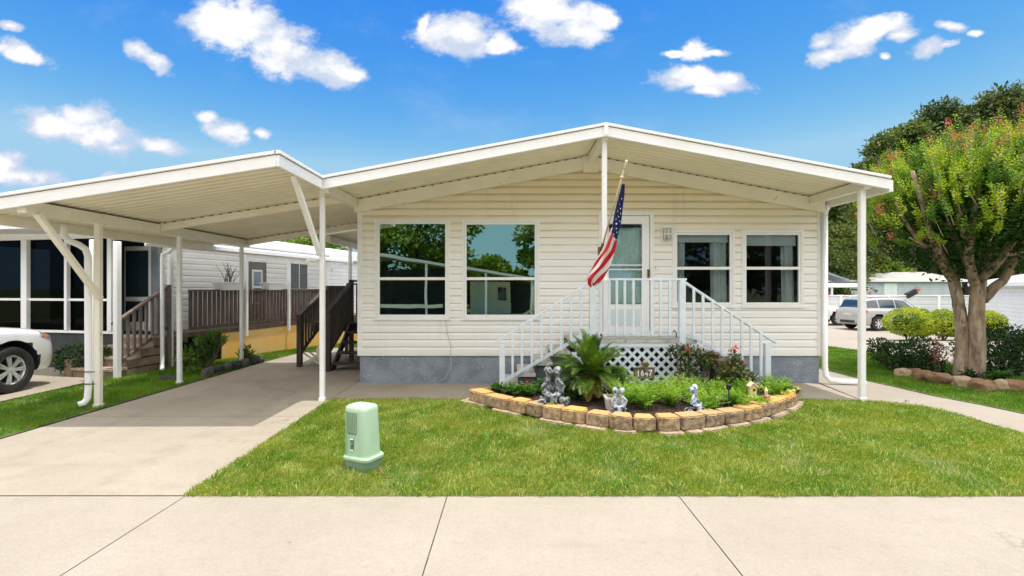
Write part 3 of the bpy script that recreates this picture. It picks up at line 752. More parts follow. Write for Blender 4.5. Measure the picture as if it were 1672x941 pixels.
# gable beams on the wall and side beams
for (a, b) in ((XL-.04, XC-.04), (XC+.04, XR)):
    za, zb = rz(a)-.012, rz(b)-.012
    m_ = MB(); m_.prism([(a,za-.235),(b,zb-.235),(b,zb),(a,za)], 'y', FY-.13, FY-.045); gb_ = m_.build('gable_beam', M['cream'], house, bevel=.006)
    comb(a+.1, za+(zb-za)*.1/(b-a), b-.1, zb-(zb-za)*.1/(b-a), FY-.134, FY-.122).build('rib_shadow', M['iron'], gb_)
m_ = MB(); m_.box(XC-.05,XC+.05,YF+.06,FY-.05,RZ-.16,RZ-.03); m_.build('ridge_beam', M['cream'], house, bevel=.004)
m_ = MB(); m_.box(XC-.13,XC+.13,FY-.15,FY-.131,RZ-.32,RZ-.03); m_.build('beam_plate', M['cream'], house, bevel=.004)
m_ = MB(); m_.box(5.19,5.29,YF+.05,FY-.14,rz(5.24)-.15,rz(5.24)-.014); m_.build('side_beam', M['cream'], house, bevel=.004)
m_ = MB(); m_.box(-2.80,-2.70,YF+.05,FY-.14,rz(XL)-.17,rz(XL)-.014); m_.build('side_beam', M['cream'], house, bevel=.004)
# posts of the porch
def fpost(x, y, w_, z0, z1, par, mat=None, name='post', world=True):
    h = w_/2; q = w_*.14; pr = []
    for (sx, sy) in ((-1,-1),(1,-1),(1,1),(-1,1)):
        c_ = [(-h,-h+q),(-h+q,-h)] if (sx, sy) == (-1,-1) else [(h-q,-h),(h,-h+q)] if (sx, sy) == (1,-1) else [(h,h-q),(h-q,h)] if (sx, sy) == (1,1) else [(-h+q,h),(-h,h-q)]
        pr += [(x+a, y+b) for a, b in c_]
    m_ = MB(); m_.prism(pr, 'z', z0, z1); o_ = m_.build(name, mat or M['alum'], par, world=world)
    m2 = MB(); m2.box(x-h-.008,x+h+.008,y-h-.008,y+h+.008,z0,z0+.05); m2.build('post_base', mat or M['alum'], o_, world=world, bevel=.004)
    return o_
fpost(-2.84, 7.34, .07, .008, rz(-2.7)-.12, house)
fpost(5.24, 7.34, .085, .008, rz(5.24)-.15, house)
fpost(1.375, 7.30, .075, 1.80, RZ-.05, house)
m_ = MB()
# downspout at the right corner, elbow lying along the ground
pts = [(5.50,FY-.07,3.02),(5.50,FY-.07,.32),(5.51,FY-.08,.16),(5.57,FY-.10,.085),(5.75,FY-.14,.065),(6.0,FY-.18,.06),(6.12,FY-.2,.055)]
m_.tube(pts, .048, 10, sq=.85); dsp = m_.build('downspout', M['alum'], house, smooth=True)
m_ = MB(); m_.tube([(5.50,FY-.07,2.98),(5.50,FY-.09,3.06),(5.53,FY-.12,3.13)], .05, 10); m_.build('gutter_outlet', M['alum'], house, smooth=True)

# ------------------------------------------------------------------ carport
cp = thing('carport', (-4.3, 8.4, 0), 'white and cream aluminium carport roof on posts left of the house', 'carport')
def cz(x): return 3.245+.1564*(x+2.8)
BX_ = -5.86; YC0, YC1 = 5.80, 10.9; CX0, CX1 = -6.62, -2.80
m_ = MB(); m_.prism([(CX0,cz(CX0)+.02),(CX1,cz(CX1)+.02),(CX1,cz(CX1)+.06),(CX0,cz(CX0)+.06)], 'y', YC0+.03, YC1); m_.build('roof', M['roofwhite'], cp)
lb_ = MB(); lb_.box(BX_-.062,BX_+.062,5.86,10.84,cz(BX_)-.0195,cz(BX_)-.0125); lb_.build('rib_shadow', M['iron'], cp)  # dark strip added as the shadow line along the beam top
pans(CX0+.02, CX1-.01, lambda x: cz(x)-.004, YC0+.04, YC1-.02, .15).build('ceiling', M['ceil'], cp)
m_ = MB(); m_.prism([(CX0,cz(CX0)-.11),(CX1+.01,cz(CX1)-.11),(CX1+.01,cz(CX1)+.026),(CX0,cz(CX0)+.026)], 'y', YC0-.01, YC0+.028); f_ = m_.build('fascia', M['alum'], cp, bevel=.004)
m_ = MB(); m_.prism([(CX0+.002,cz(CX0)+.0262),(CX1,cz(CX1)+.0262),(CX1,cz(CX1)+.0368),(CX0+.002,cz(CX0)+.0368)], 'y', YC0-.004, YC0+.026); m_.build('shadow_strip', M['gap'], f_)
m_ = MB(); m_.prism([(CX0,cz(CX0)+.037),(CX1+.02,cz(CX1)+.037),(CX1+.02,cz(CX1)+.075),(CX0,cz(CX0)+.075)], 'y', YC0-.035, YC0+.05); m_.build('drip_edge', M['alum'], f_, bevel=.003)
m_ = MB(); m_.box(CX1+.012,CX1+.05,YC0-.01,YF-.05,cz(CX1)-.11,cz(CX1)+.026); f_ = m_.build('fascia', M['alum'], cp, bevel=.004)
m_ = MB(); m_.box(CX1+.014,CX1+.044,YC0-.0,YF-.052,cz(CX1)+.0262,cz(CX1)+.0368); m_.build('shadow_strip', M['gap'], f_)
m_ = MB(); m_.box(CX1+.0,CX1+.07,YC0-.035,YF-.05,cz(CX1)+.037,cz(CX1)+.075); m_.build('drip_edge', M['alum'], f_, bevel=.003)
m_ = MB(); m_.box(CX0-.09,CX0,YC0,YC1,cz(CX0)-.13,cz(CX0)+.02); m_.build('gutter', M['cream'], cp, bevel=.01)
BX = -5.86
m_ = MB(); m_.box(BX-.055,BX+.055,YC0+.05,YC1-.05,cz(BX)-.17,cz(BX)-.012); m_.build('beam', M['cream'], cp, bevel=.005)
for yb_ in (8.12, YC1-.1):
    m_ = MB(); a, b = BX+.06, CX1+.02; m_.prism([(a,cz(a)-.14),(b,cz(b)-.14),(b,cz(b)-.012),(a,cz(a)-.012)], 'y', yb_-.04, yb_+.04); bm_ = m_.build('beam', M['cream'], cp, bevel=.005); comb(a+.05, cz(a+.05)-.012, b-.05, cz(b-.05)-.012, yb_-.0435, yb_-.035).build('rib_shadow', M['iron'], bm_)
for (py_, mt, pw_) in ((6.93, M['cream'], .08), (8.62, M['alum'], .068), (10.6, M['alum'], .068)):
    fpost(-5.85, py_, pw_, .01 if py_ < 9 else .0, cz(-5.83)-.17, cp, mt)
# sloping braces
m_ = MB(); m_.bar((-5.80,5.98,cz(BX)-.16), (-5.80,6.90,1.55), .06, .075, (1,0,0)); m_.build('brace', M['cream'], cp, bevel=.005)
m_ = MB(); m_.bar((-2.92,6.55,cz(-2.9)-.03), (-2.86,7.30,2.18), .055, .075, (1,0,0)); m_.build('brace', M['alum'], cp, bevel=.005)
# downspout on the front left post
pts = [(-6.26,6.85,2.58),(-6.26,6.85,2.44),(-6.22,6.85,2.37),(-6.06,6.86,2.30),(-5.98,6.87,2.24),(-5.945,6.87,2.14),(-5.94,6.87,.30),(-5.945,6.86,.15),(-5.965,6.83,.095),(-6.01,6.79,.078)]
MB().tube(pts, .042, 10).build('downspout', M['alum'], cp, smooth=True)
m_ = MB()
for z in (.35, .52): m_.box(-5.99,-5.81,6.822,6.826,z,z+.015)
m_.build('strap', M['brass'], cp)
# rear extension over the back steps
m_ = MB(); m_.prism([(-4.25,2.86),(-2.74,3.06),(-2.74,3.11),(-4.25,2.91)], 'y', YC1+.01, 14.3); m_.build('rear_roof', M['ceil'], cp)
m_ = MB(); m_.box(-4.15,-4.06,YC1+.02,14.2,2.72,2.855); m_.build('beam', M['cream'], cp)
fpost(-4.10, 12.4, .075, -.05, 2.72, cp); fpost(-4.10, 14.1, .075, -.15, 2.72, cp)
m_ = MB(); m_.box(-2.92,-2.80,7.29,7.3,2.0,2.08)
m_ = MB(); m_.tube([(-2.93,7.31,2.10),(-3.02,7.26,2.12),(-3.06,7.26,2.05)], .028, 8); m_.build('pipe_stub', M['vinyl'], cp, smooth=True)

# ------------------------------------------------------------------ front steps
st = thing('porch_steps', (2.0, 8.1, 0), 'double sided concrete porch steps with pale blue white railings and lattice below the front door', 'porch steps')
Y0, Y1 = 7.66, FY-.02
F2 = .00956
def SX(px): return (px-836)*F2
lx0, lx1 = SX(932), SX(1139); LZ = .886
m_ = MB(); m_.box(lx0,lx1,Y0,Y1,LZ-.055,LZ); m_.build('landing', M['tread'], st, bevel=.008)
lv = [(SX(903),SX(932)-.002,.70),(SX(875),SX(903)-.002,.53),(SX(847),SX(875)-.002,.355),(SX(819),SX(847)-.002,.18)]
rv = [(SX(1139)+.002,SX(1168),.70),(SX(1168)+.002,SX(1196),.53),(SX(1196)+.002,SX(1224),.355),(SX(1224)+.002,SX(1252),.18)]
for (a, b, z) in lv+rv:
    n_ = 1 if a > 2 else -1
    a2, b2 = (a, b+.02) if n_ > 0 else (a-.02, b)
    m_ = MB(); m_.box(a2,b2,Y0-.01,Y1,z-.05,z); m_.build('tread', M['tread'], st, bevel=.007)
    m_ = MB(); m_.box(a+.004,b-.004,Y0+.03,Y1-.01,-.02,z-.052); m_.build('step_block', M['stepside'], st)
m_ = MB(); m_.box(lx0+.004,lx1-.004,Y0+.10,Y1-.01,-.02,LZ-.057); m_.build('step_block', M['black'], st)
# lattice
def clipseg(p, q, poly):
    t0, t1 = 0.0, 1.0; d = (q[0]-p[0], q[1]-p[1]); n = len(poly)
    for i in range(n):
        a, b = poly[i], poly[(i+1) % n]; e = (b[0]-a[0], b[1]-a[1]); nn = (-e[1], e[0])
        num = nn[0]*(p[0]-a[0])+nn[1]*(p[1]-a[1]); den = nn[0]*d[0]+nn[1]*d[1]
        if abs(den) < 1e-9:
            if num < 0: return None
            continue
        tt_ = -num/den
        if den > 0: t0 = max(t0, tt_)
        else: t1 = min(t1, tt_)
        if t0 >= t1: return None
    return ((p[0]+d[0]*t0, p[1]+d[1]*t0), (p[0]+d[0]*t1, p[1]+d[1]*t1))
def lattice(poly, y, pitch=.152, w_=.044):
    m_ = MB(); xs = [p[0] for p in poly]; zs = [p[1] for p in poly]; x0, x1 = min(xs), max(xs); z0, z1 = min(zs), max(zs); h = z1-z0
    k = 0
    for sgn, yy_ in ((1, y), (-1, y-.008)):
        x = x0-h-1
        while x < x1+h+1:
            sg = clipseg((x, z0), (x+sgn*h, z1), poly)
            if sg and (abs(sg[0][0]-sg[1][0]) > .03):
                m_.bar((sg[0][0],yy_,sg[0][1]), (sg[1][0],yy_,sg[1][1]), w_, .006, (0,1,0))
            x += pitch
    return m_
poly = [(lx0+.02,.04),(lx1+.0,.04),(lx1+.0,LZ-.06),(lx0+.02,LZ-.06)]
lattice(poly, Y0+.03).build('lattice', M['bluewhite'], st)
poly = [(lx1+.01,.04),(SX(1185),.04),(lx1+.01,.50)]
lattice(poly, Y0+.012).build('lattice', M['bluewhite'], st)
m_ = MB(); m_.box(lx0,lx1,Y0+.004,Y0+.02,LZ-.12,LZ-.058); m_.build('lattice_frame', M['bluewhite'], st)
# railings
RT = 1.83
n1x, n2x = SX(967), SX(1113); e1x, e2x = SX(820), SX(1252); ry = Y0-.02
def newel(x, z0, z1, w_=.085):
    m_ = MB(); m_.box(x-w_/2,x+w_/2,ry-w_/2,ry+w_/2,z0,z1); m_.build('newel_post', M['bluewhite'], st, bevel=.006)
newel(n1x+.0, .80, RT-.02, .095); newel(n2x, .80, RT-.02, .095); newel(e1x, .05, .83); newel(e2x, .05, .83)
m_ = MB(); m_.box(SX(981)-.02,SX(981)+.02,ry-.02,ry+.02,.90,RT-.02); m_.build('newel_post', M['bluewhite'], st, bevel=.004)
def rail(p, q, w_=.075, h=.034, nm='handrail'):
    m_ = MB(); m_.bar(p, q, w_, h); m_.build(nm, M['bluewhite'], st, bevel=.006)
rail((SX(962),ry,RT),(SX(1120),ry,RT)); rail((n1x+.05,ry,.965),(n2x-.05,ry,.965), .04, .05, 'bottom_rail')
sl_l = (RT-.86)/(n1x-SX(808)); 
rail((SX(808),ry,.84),(n1x+.01,ry,RT-.012)); rail((n2x-.01,ry,RT-.012),(SX(1266),ry,.84))
rail((e1x+.03,ry,.24),(n1x-.04,ry,.965+.06), .035, .055, 'bottom_rail'); rail((n2x+.04,ry,.965+.06),(e2x-.03,ry,.24), .035, .055, 'bottom_rail')
bw = .036
def baluster(x, z0, z1):
    m_ = MB(); m_.box(x-bw/2,x+bw/2,ry-.055,ry-.02,z0,z1); m_.build('baluster', M['bluewhite'], st, bevel=.003)
for px in (994,1006,1019,1033,1048,1063,1077,1092): baluster(SX(px), .955, RT-.018)
def lerp(x, xa, za, xb, zb): return za+(zb-za)*(x-xa)/(xb-xa)
for px in (837,852,868,884,900,916,932,948):
    x = SX(px); baluster(x, lerp(x,e1x,.24,n1x,1.02)-.02, lerp(x,SX(808),.84,n1x,RT-.012)-.02)
for px in (1131,1146,1162,1177,1192,1209,1224,1240):
    x = SX(px); baluster(x, lerp(x,n2x,1.02,e2x,.24)-.02, lerp(x,n2x,RT-.012,SX(1266),.84)-.02)
m_ = MB(); m_.tube([(SX(1098),ry-.03,1.02),(SX(1099),ry-.06,1.04),(SX(1102),ry-.07,1.0),(SX(1102),ry-.05,.93)], .008, 6); m_.build('hose_hook', M['iron'], st, smooth=True)
# small orange cone finial lying by the left newel is a flower: solar light
# ------------------------------------------------------------------ flag
fl = thing('flag', (1.28, 7.2, 2.28), 'stars and stripes flag hanging from a tilted pole on the middle porch post', 'flag')
pb = Vector((1.32, 7.25, 2.26)); 
def PX(px, py, d): return Vector(((px-836)/800*d, d, H0-(py-470)/800*d))
ptop = PX(1020, 274, 6.72)
m_ = MB(); m_.tube([pb, pb.lerp(ptop, .5), ptop], .0125, 8); m_.build('pole', pmat('cream_pole', (.62,.52,.36), (.5,.4,.25), 20, .5), fl, smooth=True)
dv_ = (ptop-pb).normalized()
m_ = MB()
m_.tube([ptop-dv_*.02, ptop+dv_*.02, ptop+dv_*.05, ptop+dv_*.09, ptop+dv_*.11], [.014,.022,.014,.024,.004], 10); m_.tube([ptop-dv_*.16, ptop-dv_*.13, ptop-dv_*.11], [.016,.03,.016], 10)
m_.build('finial', pmat('ivory_finial', (.75,.68,.50), (.6,.5,.3), 20, .4), fl, smooth=True)
m_ = MB(); m_.box(1.27,1.30,7.21,7.262,2.16,2.30); m_.tube([pb-dv_*.02, pb+dv_*.10], .022, 10); m_.build('bracket', M['brass'], fl)
# cloth outline measured down its length: (px_left, px_right, py)
prof = [(1013,1018,303),(1008,1017,322),(1003,1015,345),(999,1012,362),(994,1009,378),(988,1006,392),(981,1003,408),(974,1000,420),(968,996,432),(961,991,444),(957,985,455),(960,977,464),(966,971,470)]
def edge(t_):
    f = t_*(len(prof)-1); i = min(int(f), len(prof)-2); f -= i
    a, b = prof[i], prof[i+1]; return tuple(a[k]+(b[k]-a[k])*f for k in range(3))
FD = 6.9
def cloth(s_, t_, off=0.0):
    l, r, y = edge(t_); px = l+(r-l)*s_
    dd = FD+.05*(1-t_)*0 + .035*math.sin(s_*9.5+t_*2.2)*(.3+.7*t_)+.012*math.sin(s_*21+t_*6)-.15*(1-t_)*.6+off
    py = y-(4*math.sin(s_*math.pi) if t_ > .9 else 0)+3.0*(1-s_)*math.sin(t_*3.1)
    p_ = PX(px, py, FD); return (p_.x+.004*math.sin(t_*30), dd, p_.z)
NU, NV = 40, 90
vs = []; uvc = []
for j in range(NV+1):
    for i in range(NU+1):
        vs.append(cloth(i/NU, j/NV)); s_, t_ = i/NU, j/NV
        fold = s_+.07*math.sin(t_*9)
        stripe = fold*4.4 + t_*5.2 + .5*math.sin(fold*3.2+1)
        lim = .31+.11*s_
        canton = 1.0 if (t_ < lim and not (s_ < .22 and t_ > .29)) else 0.0
        red = 1.0 if (math.floor(stripe) % 2 == 0) else 0.0
        uvc.append((canton, stripe, 0))
F_ = np.array([(j*(NU+1)+i, j*(NU+1)+i+1, (j+1)*(NU+1)+i+1, (j+1)*(NU+1)+i) for j in range(NV) for i in range(NU)])
mm, t, out = newmat('flag_cloth')
at = t.node('ShaderNodeAttribute', attribute_name='tint'); sp_ = t.node('ShaderNodeSeparateColor'); t.put(sp_.inputs[0], at.outputs['Color'])
fr_ = t.math('FRACT', t.math('MULTIPLY', sp_.outputs[1], .5))
c = t.mix(t.ramp(t.math('ABSOLUTE', t.math('SUBTRACT', fr_, .5)), .235, .265), (.78,.74,.74), (.55,.015,.03))
c = t.mix(t.ramp(sp_.outputs[0], .4, .6), c, (.018,.028,.13))
p = t.node('ShaderNodeBsdfPrincipled', i_Roughness=.75); t.put(p.inputs['Base Color'], c)
tr = t.node('ShaderNodeBsdfTranslucent'); t.put(tr.inputs[0], c); mx = t.node('ShaderNodeMixShader'); mx.inputs[0].default_value = .35
t.l.new(p.outputs[0], mx.inputs[1]); t.l.new(tr.outputs[0], mx.inputs[2]); t.l.new(mx.outputs[0], out.inputs[0])
cl = npmesh('cloth', vs, F_, mm, fl, True, np.array(uvc), True)
m_ = MB()
k = 0
for (s_, t_, sz) in ((.55,.10,.010),(.7,.155,.012),(.35,.17,.011),(.55,.215,.014),(.82,.25,.012),(.42,.27,.016),(.66,.31,.014),(.88,.345,.013),(.55,.36,.015),(.78,.405,.015),(.38,.13,.008),(.8,.19,.01),(.30,.23,.011),(.92,.42,.011)):
    c_ = Vector(cloth(s_, t_, -.008)); pts = []
    for q in range(10):
        a = math.pi/2+q*math.pi/5; r_ = sz if q % 2 == 0 else sz*.42; pts.append((c_.x+r_*math.cos(a), c_.y, c_.z+r_*math.sin(a)*1.1))
    m_.add([tuple(c_)]+pts, [(0, 1+q, 1+(q+1) % 10) for q in range(10)])
m_.build('star', M['whitepaint'], cl)
# ------------------------------------------------------------------ garden bed
def bedz(x, y): return .13
bi = [(a*.985+.03, b+.03 if b < 7 else b) for a, b in bed]
me = bpy.data.meshes.new('garden_soil'); bm = bmesh.new()
cxy = (1.85, 7.1); pl = [(-.50,7.62)]+[(cxy[0]+(a-cxy[0])*.95, cxy[1]+(b-cxy[1])*.93) for a, b in bed]+[(4.16,7.62)]
ctr = bm.verts.new((cxy[0], cxy[1], .17)); r1 = []; r2 = []
for (x, y) in pl:
    r1.append(bm.verts.new((cxy[0]+(x-cxy[0])*.93, cxy[1]+(y-cxy[1])*.93, .12))); r2.append(bm.verts.new((x, y, .02)))
n_ = len(pl)
for i in range(n_-1):
    bm.faces.new([ctr, r1[i], r1[i+1]]); bm.faces.new([r1[i], r2[i], r2[i+1], r1[i+1]])
bm.faces.new([ctr, r1[-1], r1[0]]); bm.faces.new([r1[-1], r2[-1], r2[0], r1[0]])
bmesh.ops.recalc_face_normals(bm, faces=bm.faces)
bm.to_mesh(me); bm.free(); me.materials.append(M['mulch']); o = reg(bpy.data.objects.new('garden_soil', me), None, True); o['kind'] = 'structure'
# loose bark chips
rs = np.random.RandomState(4); n = 14000
x = rs.uniform(-.6, 4.2, n); y = rs.uniform(5.7, 7.6, n); k = inpoly(x, y, [(a*.97+.05, b*.985+.12) for a, b in bed])
x = x[k]; y = y[k]; n = len(x)
C_ = np.stack([x, y, np.full(n, .128)+.035*np.clip(1-np.hypot((x-1.85)/2.4, (y-7.1)/1.4), 0, 1)+rs.uniform(0,.02,n)], 1)
V, F = leafdata(C_, rnd_dirs(n)*[1,1,.3], rnd_dirs(n, 2.5), rs.uniform(.015,.05,n), rs.uniform(.006,.018,n), .1)
o = npmesh('bark_mulch', V, F, M['mulch']); o['kind'] = 'stuff'; o['label'] = 'loose brown bark mulch inside the garden border'; o['category'] = 'mulch'

def roughblock(name, pts_top, h, z, mat, seed, rough=.008, parent=None):
    """a hewn block: plan polygon (front edge first), subdivided and roughened"""
    bm = bmesh.new(); vb = [bm.verts.new((a, b, z)) for a, b in pts_top]; f = bm.faces.new(vb)
    r_ = bmesh.ops.extrude_face_region(bm, geom=[f]); tv = [e for e in r_['geom'] if isinstance(e, bmesh.types.BMVert)]
    for v_ in tv: v_.co.z = z+h
    bmesh.ops.recalc_face_normals(bm, faces=bm.faces)
    bmesh.ops.bevel(bm, geom=bm.edges[:], offset=.014, segments=2, affect='EDGES')
    bmesh.ops.subdivide_edges(bm, edges=[e for e in bm.edges if e.calc_length() > .05], cuts=5, use_grid_fill=True)
    for v_ in bm.verts:
        k_ = rough if v_.co.z < z+h-.012 else rough*.35
        nz_ = mnoise.noise_vector(v_.co*16+Vector((seed*3.1, 0, 0)))*k_ + mnoise.noise_vector(v_.co*45+Vector((0, seed, 0)))*k_*.5
        v_.co += nz_
    me = bpy.data.meshes.new(name); bm.to_mesh(me); bm.free(); me.materials.append(mat)
    for p_ in me.polygons: p_.use_smooth = True
    me.set_sharp_from_angle(angle=R(38))
    return reg(bpy.data.objects.new(name, me), parent, True)
# block material: orange tan top, hewn grey-brown face
def blockmat():
    m, t, out = newmat('retaining_block'); P = t.pos()
    g_ = t.n.new('ShaderNodeNewGeometry'); s_ = t.node('ShaderNodeSeparateXYZ'); t.put(s_.inputs[0], g_.outputs['Normal'])
    oi = t.n.new('ShaderNodeObjectInfo')
    top = t.mix(t.ramp(t.noise(P, 14, 5), .35, .7), (.66,.36,.11), (.56,.37,.18))
    top = t.mix(t.ramp(t.noise(P, 40, 4), .62, .72), top, (.25,.15,.08))
    face = t.mix(t.ramp(t.noise(P, 18, 5, .7), .38, .62), (.25,.17,.10), (.52,.37,.23))
    face = t.mix(t.ramp(t.noise(P, 60, 4, .7), .6, .7), face, (.62,.50,.36))
    c = t.mix(t.ramp(s_.outputs[2], .55, .8), face, top)
    h = t.node('ShaderNodeHueSaturation', i_Color=c, i_Value=t.math('MULTIPLY_ADD', oi.outputs['Random'], .35, .82), i_Saturation=t.math('MULTIPLY_ADD', oi.outputs['Random'], .2, .9))
    p = t.node('ShaderNodeBsdfPrincipled', i_Roughness=.9); t.put(p.inputs['Base Color'], h.outputs[0])
    b = t.node('ShaderNodeBump', i_Strength=.9, i_Distance=.012); t.put(b.inputs['Height'], t.noise(P, 45, 6, .7)); t.l.new(b.outputs[0], p.inputs['Normal'])
    t.l.new(p.outputs[0], out.inputs[0]); return m
M['block'] = blockmat()
# blocks measured along the border
bpx = [(762,788,661),(787,828,673),(828,858,680),(857,884,686),(882,916,691),(914,955,697),(953,994,704),(993,1033,709),(1034,1074,712),(1075,1114,712),(1114,1157,710),(1155,1187,703),(1185,1219,698),(1217,1248,692),(1246,1271,686),(1269,1290,678),(1286,1302,669),(1298,1309,659)]
ords = ['first','second','third','fourth','fifth','sixth','seventh','eighth','ninth','tenth','eleventh','twelfth','thirteenth','fourteenth','fifteenth','sixteenth','seventeenth','eighteenth']
fp = []
for (a, b, yb_) in bpx:
    fp.append((a, b, yb_))
bpts = []
for i, (a, b, yb_) in enumerate(bpx):
    D_ = 1360/(yb_-470); bpts.append((a, b, D_))
cen = (1.8, 7.6)
def ray(px, D_): return Vector(((px-836)/800*D_, D_, 0))
for i, (a, b, D_) in enumerate(bpts):
    Dl = (D_+bpts[max(i-1,0)][2])/2 if i else D_+.12; Dr = (D_+bpts[min(i+1,17)][2])/2 if i < 17 else D_+.22
    p0 = ray(a, Dl); p1 = ray(b, Dr); e = (p1-p0); L_ = e.length; e.normalize(); nn = Vector((-e.y, e.x, 0))
    jit = random.uniform(-.012, .012); p0 += e*.008+nn*jit; p1 += -e*.008+nn*(jit+random.uniform(-.01,.01)); dep = .23
    q = [p0+nn*.03, p0+e*.05, p1-e*.05, p1+nn*.03, p1-e*.035+nn*dep, p0+e*.035+nn*dep]
    o = roughblock('retaining_block', [(v_.x, v_.y) for v_ in q], .155+random.uniform(-.01,.008), .045, M['block'], i)
    lab = f'orange tan hewn edging block, {ords[i]} from the left end of the garden border'
    tag(o, lab, 'edging block', 'hewn blocks bordering the garden bed')
lows = [(752,800),(803,850),(880,935),(938,990),(1000,1040),(1076,1117),(1121,1146),(1147,1186),(1190,1221),(1224,1256),(1262,1284),(1286,1306)]
def bdist(px):
    for i in range(len(bpts)):
        if px <= bpts[i][1]: break
    ca = [(p_[0]+p_[1])/2 for p_ in bpts]; return float(np.interp(px, ca, [p_[2] for p_ in bpts]))
for i, (a, b) in enumerate(lows):
    p0 = ray(a, bdist(a)-.02); p1 = ray(b, bdist(b)-.02)
    if i == 0: p0 = ray(752, 7.25); p1 = ray(800, 6.95)
    e = (p1-p0).normalized(); nn = Vector((-e.y, e.x, 0)); out_ = .045+random.uniform(0,.04)
    q = [p0-nn*out_*.5+e*.01, p0-nn*out_+e*.06, p1-nn*out_-e*.05, p1-nn*out_*.6, p1+nn*.2, p0+nn*.2]
    o = roughblock('footing_stone', [(v_.x, v_.y) for v_ in q], .052, -.006, M['slab'], 40+i, .006)
    tag(o, f'flat tan footing stone under the border blocks, {ords[i]} from the left', 'footing stone', 'flat stones under the garden border')
# far-left loose flat stone with the orange solar globe
p0 = ray(778, 7.5); 
o = roughblock('flagstone', [(-.58,7.34),(-.30,7.30),(-.16,7.42),(-.17,7.62),(-.42,7.66),(-.60,7.52)], .10, .05, M['block'], 77); tag(o, 'flat orange tan stone at the back left corner of the garden bed', 'stone')
o = roughblock('flagstone', [(4.02,7.32),(4.22,7.22),(4.33,7.36),(4.30,7.52),(4.05,7.52)], .10, .05, M['block'], 78); tag(o, 'small flat tan stone at the back right corner of the garden bed', 'stone')
sg = thing('solar_globe', (-.24, 7.48, .15), 'little orange globe on a stake at the back left garden corner', 'garden light')
m_ = MB(); m_.tube([(-.24,7.48,.12),(-.24,7.48,.21)], .008, 6); m_.build('stake', M['iron'], sg)
m_ = MB(); m_.ell((-.24,7.48,.235), (.035,.035,.04), 12); m_.build('globe', M['amber'], sg, smooth=True)

# ------------------------------------------------------------------ plants
def fernplant(name, x, y, z, r_, h, nf, mat, label, cat='plant', group=None, seed=0, leaf=.035, wid=.016, droop=.5, per=26):
    rs = np.random.RandomState(seed+100); C_ = []; D_ = []; N_ = []; L_ = []; W_ = []
    for f in range(nf):
        a = rs.uniform(0, 6.283); ln = r_*rs.uniform(.55, 1.15); up = h*rs.uniform(.6, 1.15); tilt = rs.uniform(.15, 1)
        d = np.array([math.cos(a), math.sin(a), 0]); sd = np.array([-math.sin(a), math.cos(a), 0])
        for k_ in range(per):
            s_ = (k_+rs.rand())/per; p_ = np.array([x, y, z])+d*ln*tilt*s_+np.array([0,0,1])*(up*(1.6*s_-droop*1.2*s_*s_*tilt-.15*s_))
            sg_ = 1 if k_ % 2 else -1
            C_.append(p_+rs.normal(size=3)*.006); D_.append(sd*sg_+d*.6+np.array([0,0,.35])+rs.normal(size=3)*.25); N_.append(np.array([0,0,1])+rs.normal(size=3)*.4)
            L_.append(leaf*(1.2-.6*s_)*rs.uniform(.7,1.3)); W_.append(wid*rs.uniform(.7,1.3))
    V, F = leafdata(np.array(C_), np.array(D_), np.array(N_), np.array(L_), np.array(W_))
    t_ = thing(name, (x, y, z), label, cat, group)
    npmesh('fronds', V, F, mat, t_)
    m_ = MB()
    for k_ in range(5):
        a = k_*1.3; m_.tube([(x+.01*k_,y,z-.03),(x+math.cos(a)*r_*.3,y+math.sin(a)*r_*.3,z+h*.5)], .004, 5)
    m_.build('stem', M['shrub_mid'], t_)
    return t_
G1 = [ (1015,668,6.35,.30,.24,'leafy fern beside the white square planter'),
 (1052,672,6.30,.30,.25,'bright fern in front of the house number sign'),
 (1035,650,6.9,.26,.24,'bright fern left of the number sign legs'),
 (1082,650,6.9,.28,.22,'bright fern right of the number sign post'),
 (1095,665,6.45,.32,.24,'bright fern over the dark hollow in the bed centre'),
 (1125,660,6.6,.30,.22,'bright fern behind the blue and white tricycle statue'),
 (1140,645,7.0,.28,.20,'bright fern under the tall vine planter'),
 (1160,672,6.28,.26,.18,'bright low fern right beside the tricycle statue'),
 (1170,650,6.9,.28,.20,'bright fern left of the flat white mushroom ornament'),
 (1205,672,6.35,.30,.17,'bright fern right of the black stake light'),
 (1238,668,6.5,.22,.09,'bright fern in front of the birdhouse pedestal'),
 (1215,648,7.0,.28,.18,'bright fern behind and left of the birdhouse'),
 (1265,650,6.95,.26,.18,'bright fern between birdhouse and right border stones'),
 (1280,640,7.25,.24,.17,'bright fern at the right end by the walk'),
 (1256,640,7.35,.22,.18,'bright fern behind the birdhouse at the railing foot'),
 (1068,660,6.62,.28,.24,'bright fern directly below the right end of the number sign'),(1110,645,7.1,.28,.22,'bright fern at the foot of the vine stake stand'),(1145,680,6.2,.2,.12,'low bright fern touching the right of the tricycle statue'),(1190,662,6.55,.28,.16,'bright fern between mushroom ornament and stake light'),(1030,664,6.6,.26,.22,'bright fern behind the bench statue'),(1185,640,7.25,.26,.18,'bright fern in front of the brown planter box')]
for i, (px, py, D_, r_, h, lb) in enumerate(G1):
    x = (px-836)/800*D_
    fernplant('fern', x, D_, .14, r_*1.12, h*1.08, 62, M['fern'], lb, 'fern', 'ferns in the garden bed', i)
